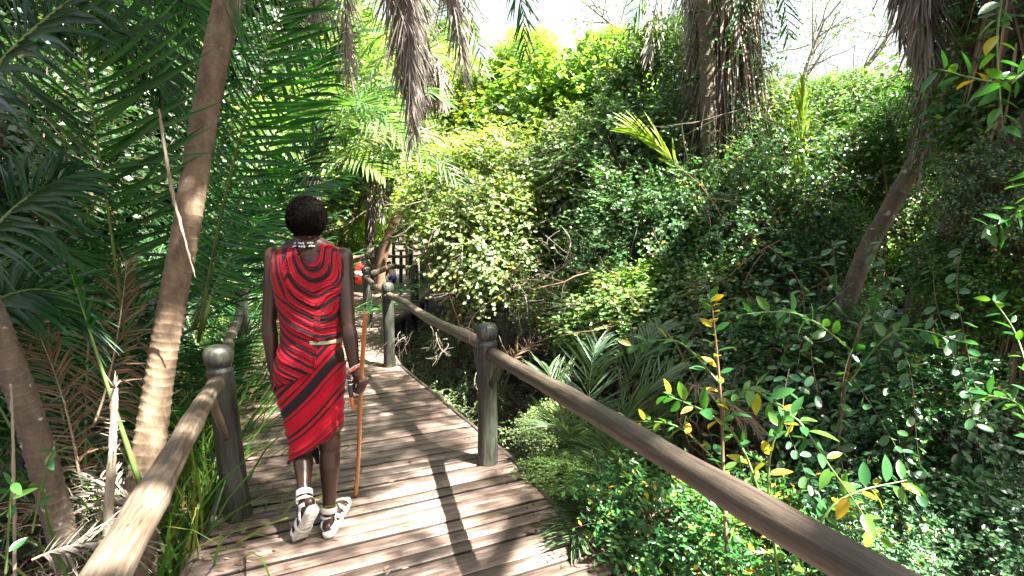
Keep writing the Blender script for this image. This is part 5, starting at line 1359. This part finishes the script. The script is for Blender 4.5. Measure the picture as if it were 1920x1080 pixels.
# ------------------------------------------------------------------ palms around the bend
for i, (px, yc, yb, Y, R_, lab, skirt) in enumerate(((800, 95, 505, 11.8, 2.1, 'palm with thin leaning reddish trunk at the bend of the boardwalk', 5), (695, 262, 490, 13.5, 1.7, 'small palm above the red extinguisher with sunlit pale dead skirt', 12),
                                                   (640, 240, 500, 15.5, 2.0, 'small far palm left of the skirted palm, seen above the walker', 9), (770, 290, 480, 16.5, 1.8, 'far palm behind the thin leaning trunk', 9), (905, 260, 480, 17, 2.3, 'far feathery palm half hidden behind the sunlit bushes', 6))):
    c = P(px, yc, Y); bx = P(px, yb, Y).x + (-.05 if i else 0)
    if i == 0: bx = P(712, 500, 12.4).x
    by = Y + (0.6 if i == 0 else 0)
    p = empty('palm_tree', (bx, by, gz(bx, by)), lab, 'palm tree')
    pts = [Vector((bx, by, gz(bx, by) - .1)), Vector((bx, by, .4)).lerp(c, .3), Vector((bx, by, .2)).lerp(c, .68) + Vector((.05, 0, 0)), c]
    if i == 0: pts = [Vector((bx, by, -.8)), P(716, 490, 12.4), P(745, 405, 12.2), P(776, 320, 12.0), c]
    V, Fs = ringed_trunk(pts, [.13] + [.11] * (len(pts) - 2) + [.12], 90, 12, .09, .08, 20 + i)
    add('trunk', V, Fs, M['trunk_grey'] if i else M['stem'], p, smooth=True, tint=RINGT)
    palm_crown(p, c, 7 if i else 12, R_, .5, .034, 'palm_sun_tint', n=34, elev=(-.15, 1.15), seed=30 + i, sag=.5, fold=False, seg=3)
    dead_skirt(p, c, skirt + 6, 1.9 if i else 1.2, 50 + i, .42, .030, spread=.5, n=34, az=(3.3, 6.3))
# fronds arching across the centre-left
pm = empty('palm_clump', (P(640, 560, 7).x - .9, 7.6, -.6), 'palm behind the walker whose arching fronds cross the centre left', 'palm')
c0 = P(590, 330, 7.6)
V, Fs = ringed_trunk([Vector((c0.x - .3, 7.7, -.7)), Vector((c0.x - .2, 7.65, .8)), c0], [.12, .11, .12], 60, 14, .07, .08, 31)
add('trunk', V, Fs, M['trunk_grey'], pm, smooth=True, tint=RINGT)
for a, b, Lf in (((600, 40, 7.2), (860, 340, 6.9), .5), ((640, 120, 7.2), (800, 300, 6.6), .5), ((560, 20, 7.4), (760, 60, 7.4), .55), ((650, 0, 7.5), (900, 130, 7.6), .5), ((620, 250, 7), (720, 330, 6.6), .42), ((520, 120, 7), (470, 330, 6.4), .45), ((700, 200, 7.8), (905, 280, 7.8), .45), ((560, 180, 7.0), (640, 200, 6.4), .45), ((680, 90, 8), (840, 190, 8.2), .5)):
    frond(pm, c0, P(*a), P(*b), 44, Lf, .028, 'palm_sun_tint', up=(0, -.5, .85), a0=72, a1=34, droop=.22, jit=.06, start=.2)

# ------------------------------------------------------------------ single bright young fronds
yf = empty('young_palm', (P(1290, 380, 6.0).x, 6.0, -.5), 'single bright yellow green young frond fanning left of the shaggy palm', 'palm')
frond(yf, P(1300, 420, 5.9), P(1290, 285, 5.8), P(1180, 240, 5.6), 12, .40, .030, 'palm_lime', up=(.2, -1, .3), a0=32, a1=14, droop=.1, start=.45, objs=True, lift=.02, jit=.03, r0=.008)
yf2 = empty('young_palm', (P(1505, 560, 5.4).x, 5.4, -.5), 'upright narrow yellow green young frond standing right of the shaggy palm', 'palm')
frond(yf2, P(1502, 430, 5.2), P(1500, 330, 5.2), P(1506, 160, 5.2), 30, .30, .020, 'palm_lime', up=(.2, -1, 0), a0=24, a1=12, droop=.05, start=.15, lift=.02, jit=.03, r0=.007, objs=True)

# ------------------------------------------------------------------ young palm leaves fanning beside the deck
yb = G(1130, 900, -.45)
yp = empty('young_palm', (yb.x, yb.y, gz(yb.x, yb.y)), 'low young palm fanning grey green leaves beside the deck edge right of the nearest post', 'palm')
for (a, b, ob) in (((1120, 800, 3.1), (1262, 690, 3.7), True), ((1110, 960, 2.9), (1075, 1010, 2.7), False), ((1110, 830, 3.0), (1190, 815, 3.0), True), ((1080, 760, 3.4), (1120, 640, 4.0), False), ((1150, 700, 3.6), (1240, 610, 4.4), False), ((1080, 800, 3.5), (1030, 800, 3.7), False), ((1160, 780, 3.4), (1350, 740, 3.6), False), ((1130, 870, 3.0), (1170, 940, 2.75), False), ((1040, 780, 3.5), (1030, 690, 4.1), False), ((1180, 740, 3.8), (1390, 690, 4.2), False)):
    frond(yp, yb + Vector((0, 0, -.1)), P(*a) + Vector((0, 0, .02)), P(*b), 44, .36, .015, 'palm_grey', a0=62, a1=28, droop=.18, jit=.05, start=.22, objs=ob, r0=.009)
yp2 = empty('young_palm', (P(1700, 560, 5).x, 5.0, -.4), 'dark palm leaves fanning in the shade below the slanting trunk', 'palm')
for k in range(9):
    a = k * .7; c0 = Vector((P(1500, 560, 5).x + .2, 5.3, .3)); d = Vector((cos(a), sin(a), .6)).normalized()
    frond(yp2, c0, c0 + d * .9, c0 + d * 1.5 + Vector((0, 0, -.4)), 34, .38, .02, 'palm_shade_tint', droop=.3)

# ------------------------------------------------------------------ broad leaved shoots beyond the near rail (each leaf its own piece)
LM = []
for k, (tv, ti) in enumerate(((.25, 0), (.5, 0), (.7, 0), (.86, 0), (.97, 0))):
    n_ = 7; u = np.linspace(0, 1, n_); wd = np.sin(pi * u ** .85) ** .8 * .21 + .002; wd[-1] = .003
    bend_ = (-.10 - .05 * (k % 3)) * u ** 2
    V = []
    for i in range(n_):
        V += [(-wd[i], u[i], bend_[i] + .25 * wd[i]), (0, u[i], bend_[i] - .01), (wd[i], u[i], bend_[i] + .25 * wd[i])]
    F = [(i * 3 + j, i * 3 + j + 1, i * 3 + j + 4, i * 3 + j + 3) for i in range(n_ - 1) for j in (0, 1)]
    LM.append(mesh('leaf', V, np.array(F), M['leaf_broad'], np.full(len(V), tv), smooth=True))
def leafy_shoot(parent, pts, r, n, size, rng, yellow=.2, mat='green_stem', s0=.15, meshes=LM):
    V, Fs, q, rr = tube(pts, r, 7, 24)
    st = add('stem', V, Fs, M[mat], parent, Vector(pts[0]), smooth=True)
    for i in range(n):
        t = s0 + (1 - s0) * (i + .5) / n; j = min(22, int(t * 23)); c = Vector(q[j]).lerp(Vector(q[j + 1]), t * 23 - j) ; T = (Vector(q[j + 1]) - Vector(q[j])).normalized()
        side = T.cross(Vector((0, 0, 1)))
        if side.length < .2: side = T.cross(Vector((0, 1, 0)))
        side.normalize(); side = Quaternion(T, rng.uniform(-.5, .5) + (i // 2 % 2) * 1.2) @ side
        d = (T * rng.uniform(.3, .8) + side * (1 if i % 2 else -1) + Vector((0, 0, rng.uniform(-.35, .3)))).normalized()
        nr = (Vector((0, 0, 1)) + Vector(rng.normal(0, .4, 3)) + Vector((0, -.25, 0))).normalized()
        s = d.cross(nr).normalized(); nn = s.cross(d)
        sz = size * rng.uniform(.65, 1.2); y_ = rng.uniform()
        me = meshes[min(4, 3 + int(rng.integers(0, 2)))] if y_ < yellow else meshes[int(rng.integers(0, 3))]
        o = bpy.data.objects.new('leaf', me); C.objects.link(o); o.parent = st
        m3 = Matrix((s * sz, d * sz, nn * sz)).transposed().to_4x4(); m3.translation = c + d * .008 - Vector(pts[0]); o.matrix_basis = m3
rl = np.random.default_rng(91)
gb = G(1362, 1085, -.3)
bp_ = empty('broadleaf_plant', (gb.x, gb.y, gz(gb.x, gb.y)), 'tall thin shoot with yellow and green oval leaves standing behind the near rail', 'plant')
leafy_shoot(bp_, [P(1372, 1150, 2.35), P(1358, 950, 2.4), P(1352, 760, 2.45), P(1338, 600, 2.5), P(1330, 560, 2.52)], [.009, .008, .007, .004, .002], 56, .080, rl, .22, 'stem')
leafy_shoot(bp_, [P(1352, 800, 2.45), P(1400, 730, 2.3), P(1470, 770, 2.2)], [.005, .004, .002], 20, .09, rl, .2)
leafy_shoot(bp_, [P(1356, 880, 2.42), P(1270, 800, 2.5), P(1170, 790, 2.6)], [.005, .004, .002], 20, .08, rl, .3)
leafy_shoot(bp_, [P(1350, 720, 2.45), P(1270, 640, 2.6), P(1180, 650, 2.7)], [.005, .004, .002], 20, .07, rl, .15)
bq = empty('broadleaf_plant', (gb.x + .35, gb.y, gz(gb.x + .35, gb.y)), 'arching shoot with long yellow green leaves crossing just above the near rail', 'plant')
leafy_shoot(bq, [P(1470, 1150, 2.2), P(1440, 900, 2.15), P(1480, 780, 2.1), P(1560, 880, 2.0), P(1650, 1010, 1.95)], [.005, .0045, .004, .003, .0015], 34, .085, rl, .25)
leafy_shoot(bq, [P(1460, 1050, 2.2), P(1380, 820, 2.3), P(1250, 740, 2.45)], [.006, .005, .002], 28, .09, rl, .25)
leafy_shoot(bq, [P(1480, 1120, 2.15), P(1560, 950, 2.1), P(1700, 900, 2.1)], [.006, .005, .002], 28, .09, rl, .2)
br_ = empty('broadleaf_plant', (P(1430, 700, 2.9).x, 2.9, gz(1.3, 2.9)), 'leafy branch reaching left across the dark right thicket', 'plant')
leafy_shoot(br_, [P(1560, 1000, 3.0), P(1575, 800, 2.95), P(1600, 650, 2.9), P(1640, 560, 2.9)], [.009, .008, .006, .003], 34, .095, rl, .03, 'stem')
leafy_shoot(br_, [P(1600, 660, 2.9), P(1500, 590, 2.8), P(1380, 590, 2.8)], [.006, .004, .002], 22, .085, rl, .02)
leafy_shoot(br_, [P(1590, 720, 2.9), P(1680, 620, 2.8), P(1800, 640, 2.7)], [.006, .004, .002], 22, .085, rl, .02)
bs = empty('broadleaf_plant', (P(1900, 900, 2.3).x, 2.3, gz(2, 2.3)), 'glossy leafy branch entering from the right border at mid height', 'plant')
leafy_shoot(bs, [P(1960, 1100, 2.3), P(1950, 820, 2.25), P(1910, 640, 2.5), P(1860, 560, 2.6)], [.006, .005, .004, .002], 24, .065, rl, .02)
leafy_shoot(bs, [P(1950, 850, 2.25), P(1910, 760, 2.4), P(1850, 740, 2.4)], [.005, .004, .002], 20, .08, rl, .0)
bt = empty('broadleaf_plant', (P(1890, 40, 2.6).x, 2.6, gz(2, 2.6)), 'climber with large sunlit leaves hanging in the top right corner', 'climber')
for a, b, c in (((1980, 40, 2.3), (1900, 150, 2.3), (1760, 130, 2.4)), ((1990, 260, 2.3), (1930, 380, 2.4), (1850, 430, 2.5)), ((1900, -100, 2.6), (1870, 60, 2.6), (1880, 240, 2.6))):
    leafy_shoot(bt, [P(*a), P(*b), P(*c)], [.006, .005, .002], 20, .10, rl, .03)
# low left small plant
bu = empty('broadleaf_plant', (P(20, 1000, 2.2).x, 2.2, gz(-2, 2.2)), 'small bright green seedling leaves at the lower left border', 'plant')
leafy_shoot(bu, [P(10, 1080, 2.2), P(18, 960, 2.15), P(22, 900, 2.1)], [.005, .004, .002], 8, .09, rl, 0)
leafy_shoot(bu, [P(60, 1000, 2.3), P(85, 880, 2.25), P(105, 840, 2.2)], [.004, .003, .002], 6, .07, rl, 0)

for k, (x, y, Y, x2, y2, Y2, lab) in enumerate(((1180, 1010, 2.75, 1330, 900, 3.1, 'dry brown frond lying in the low plants below the near rail'), (1290, 720, 3.6, 1420, 800, 3.3, 'dry brown frond drooping behind the tall yellow leaved shoot'),
        (930, 700, 5.2, 1010, 640, 5.8, 'dry frond lying on the dark ground between the right posts'), (300, 1000, 2.6, 180, 900, 2.9, 'dry bleached frond lying beside the foot of the leaning palm'), (60, 1050, 2.3, 250, 1020, 2.5, 'dry frond across the litter in the lower left corner'))):
    a = P(x, y, Y); c = P(x2, y2, Y2); e = empty('fallen_frond', a, lab, 'palm frond')
    frond(e, a, a.lerp(c, .5) + Vector((0, 0, .08)), c, 30, .26, .013, 'dead' if k > 2 else 'dead_brown', a0=60, a1=25, droop=.25, jit=.22, dead=True, start=.08, r0=.007)
# ------------------------------------------------------------------ hanging vines with paired roundish leaves
VM = []
for k, tv in enumerate((.2, .45, .7, .8, .9)):
    th_ = np.linspace(0, 2 * pi, 11)[:-1]; rx_ = .30 * np.sin(th_); ry_ = .5 - .5 * np.cos(th_)
    V = [(0, .5, -.05)] + [(x, y, .03 - .12 * (y - .5) ** 2 + .05 * abs(x) / .3) for x, y in zip(rx_, ry_)]
    F = np.array([(0, 1 + i, 1 + (i + 1) % 10) for i in range(10)])
    VM.append(mesh('leaf', V, F, M['leaf_blue'], np.full(len(V), tv), smooth=True))
vines = [((1500, 570), (1520, 900), 2.9), ((1560, 560), (1590, 860), 3.0), ((1620, 620), (1700, 900), 2.8), ((1680, 560), (1740, 1000), 2.9), ((1750, 600), (1800, 860), 2.8), ((1590, 700), (1620, 1010), 2.75), ((1460, 620), (1470, 880), 3.0), ((1810, 560), (1870, 900), 2.7), ((1540, 640), (1500, 1000), 2.8), ((1700, 700), (1790, 1060), 2.7), ((1640, 520), (1660, 760), 3.2), ((1770, 700), (1770, 1000), 2.95), ((1840, 760), (1850, 1050), 2.6), ((1480, 800), (1530, 960), 2.6), ((1720, 480), (1690, 700), 3.3), ((1660, 820), (1720, 1040), 2.5)]
where = ['leftmost of the hanging vines right of the yellowing shoot', 'thin vine of paired leaves hanging left of the leafy branch stem', 'long vine slanting right below the leafy branch', 'long vine of pale leaves hanging beneath the thick dark trunk', 'vine of bright glinting leaves left of the right border trunk', 'short vine hanging just above the near rail',
         'short vine beside the tall yellow leaved shoot', 'vine hanging against the dark right border trunk', 'vine slanting left down to the near rail', 'lowest vine, slanting into the lower right shade',
         'vine hanging just under the foot of the slanting trunk', 'straight vine low between the thick dark trunk and the right border', 'short vine nearest the bottom right corner', 'small vine end dangling beside the arching yellow leaved shoot', 'vine hanging off the thick dark leaning trunk', 'vine end hanging over the lower end of the rail']
for i, ((x0, y0), (x1, y1), Y) in enumerate(vines):
    a = P(x0 + 60 * (i % 3 - 1), y0 - 110, Y + .25); b = P(x1, y1, Y)
    v_ = empty('hanging_vine', a, where[i], 'vine', 'vines hanging in the right thicket')
    leafy_shoot(v_, [a, P(x0 + rl.uniform(-25, 25), y0 - 20, Y + .06), P((x0 + x1) / 2 + rl.uniform(-40, 40), (y0 + y1) / 2, Y), b], [.0022, .002, .0018, .001], 34, .060, rl, .02, 'twig', .05, VM)

# ------------------------------------------------------------------ pale acacia branches against the sky
def acacia(name, lab, base, limbs, seed, r=.09):
    rng = np.random.default_rng(seed); base = Vector(base); e = empty(name, base, lab, 'tree')
    A = Acc(); lp = []; 
    for pts in limbs:
        V, Fs, q, rr = tube(pts, np.linspace(r, r * .3, len(pts)), 8, 30); A.add(V, Fs)
        for k in range(26):
            j = rng.integers(6, 29); c = q[j]; d = nrmz((q[j] - q[j - 1]) / np.linalg.norm(q[j] - q[j - 1]) * .8 + rng.normal(0, .55, 3)); l = rng.uniform(.6, 2.0)
            pt = c + d * np.linspace(0, 1, 7)[:, None] * l + np.cumsum(rng.normal(0, .03, (7, 3)), 0)
            v, f = tubes(pt[None], (.018 * np.linspace(1, .25, 7))[None], 4, False); A.add(v, f)
            for m_ in range(9):
                jj = rng.integers(1, 7); d2 = nrmz(d + rng.normal(0, .6, 3)); p2 = pt[jj] + d2 * np.linspace(0, 1, 4)[:, None] * rng.uniform(.3, .7)
                v, f = tubes(p2[None], (.006 * np.linspace(1, .4, 4))[None], 3, False); A.add(v, f)
                lp += [p2[q_] + rng.normal(0, .05, 3) for q_ in (1, 2, 3, 3, 2, 3)]
    A.build('limbs', M['twig_pale'], e, smooth=True)
    lp = np.array(lp); n = len(lp)
    v, f, T = leaves(lp, rand_dir(rng, n), rand_dir(rng, n), rng.uniform(.04, .09, n), LEAF4, rng.uniform(.2, .9, n), .7)
    add('leaves', v, f, M['leaf_small'], e, tint=T, kind='stuff')
acacia('acacia_tree', 'pale bare limbed acacia against the bright sky right of the shaggy palm', (P(1500, 600, 13).x, 13, -.5), [[P(1500, 480, 13), P(1540, 250, 13), P(1620, 130, 12.5), P(1700, 20, 12)], [P(1520, 300, 13), P(1600, 200, 13), P(1740, 140, 13)], [P(1490, 330, 13), P(1500, 170, 12.5), P(1545, 40, 12)]], 3, .06)
acacia('acacia_tree', 'thin far acacia twigs against the sky above the lime trees', (P(1230, 500, 15).x, 15, -.5), [[P(1230, 450, 15), P(1240, 220, 15), P(1200, 100, 15), P(1090, 0, 14)], [P(1240, 220, 15), P(1260, 90, 15), P(1180, -40, 15)]], 5, .06)

# ------------------------------------------------------------------ unseen canopy trees overhead, outside the picture, added to dapple and shade chosen spots
def canopy(i, x, y, z, r, key='canopy', lab=None):
    tx = x - .56 * z; x0, y0 = (tx - .6 if tx < 0 else tx + 2.2), -5.0 + .3 * y
    p = empty('added_shade_tree', (x0, y0, gz(x0, y0)), 'unseen tall spreading tree added overhead to shade the boardwalk and thicket', 'tree', 'unseen trees added for shade')
    V, Fs, _, _ = tube([Vector((x0, y0, -1)), Vector((x0 - .4, y0 + .3, z * .6)), Vector((x, y, z))], [.15, .11, .06], 12, 20)
    add('trunk', V, Fs, M['trunk_grey'], p, smooth=True)
    crown_obj(p, key, Vector((x, y, z)), r)
def over(tx, ty, tz, h, r, key='canopy'):
    k = (h - tz) / SUN.z; canopy(0, tx + SUN.x * k, ty + SUN.y * k, h, r, key)
over(-1.0, 3.1, 1.1, 8.0, (1.0, .9, .8))          # walker
over(-1.6, 5.0, 0, 8.5, (1.35, 1.2, 1.0))            # middle deck
over(-3.6, 4.0, 2.0, 8.5, (2.3, 2.0, 1.4), 'far1')  # left thicket
over(-4.6, 5.6, 2.5, 9.5, (1.8, 1.6, 1.4), 'far1')
over(-3.4, 2.2, 1.0, 8.0, (1.5, 1.4, 1.2), 'far1')
over(-2.6, 2.3, 2.2, 7.5, (1.1, .9, .9), 'far1')
over(-3.0, 3.0, 3.2, 9.5, (2.2, 1.8, 1.2), 'far1')
over(2.9, 3.0, .2, 8.0, (1.0, 1.0, .8), 'far1')
over(2.6, 2.8, 3.2, 9.0, (.9, .9, .8))
over(-3.3, 3.2, 2.0, 7.5, (1.3, 1.2, 1.0))
over(-.45, 2.3, 0, 8.0, (.6, .55, .5)); over(.1, 3.2, 0, 9.0, (.45, .45, .4)); over(-.75, 4.0, 0, 9.5, (.5, .5, .45))
canopy(0, -3.0, 1.5, 5.1, (1.9, 1.5, .9), 'far1'); canopy(0, -4.8, 3.3, 5.6, (1.6, 1.5, 1.0), 'far1'); canopy(0, 4.3, 2.5, 5.2, (1.1, 1.1, .8), 'far1')
over(-1.05, 1.9, .85, 7.0, (.55, .5, .4)); over(-2.55, 2.45, .4, 7.5, (.5, .5, .5), 'far1')
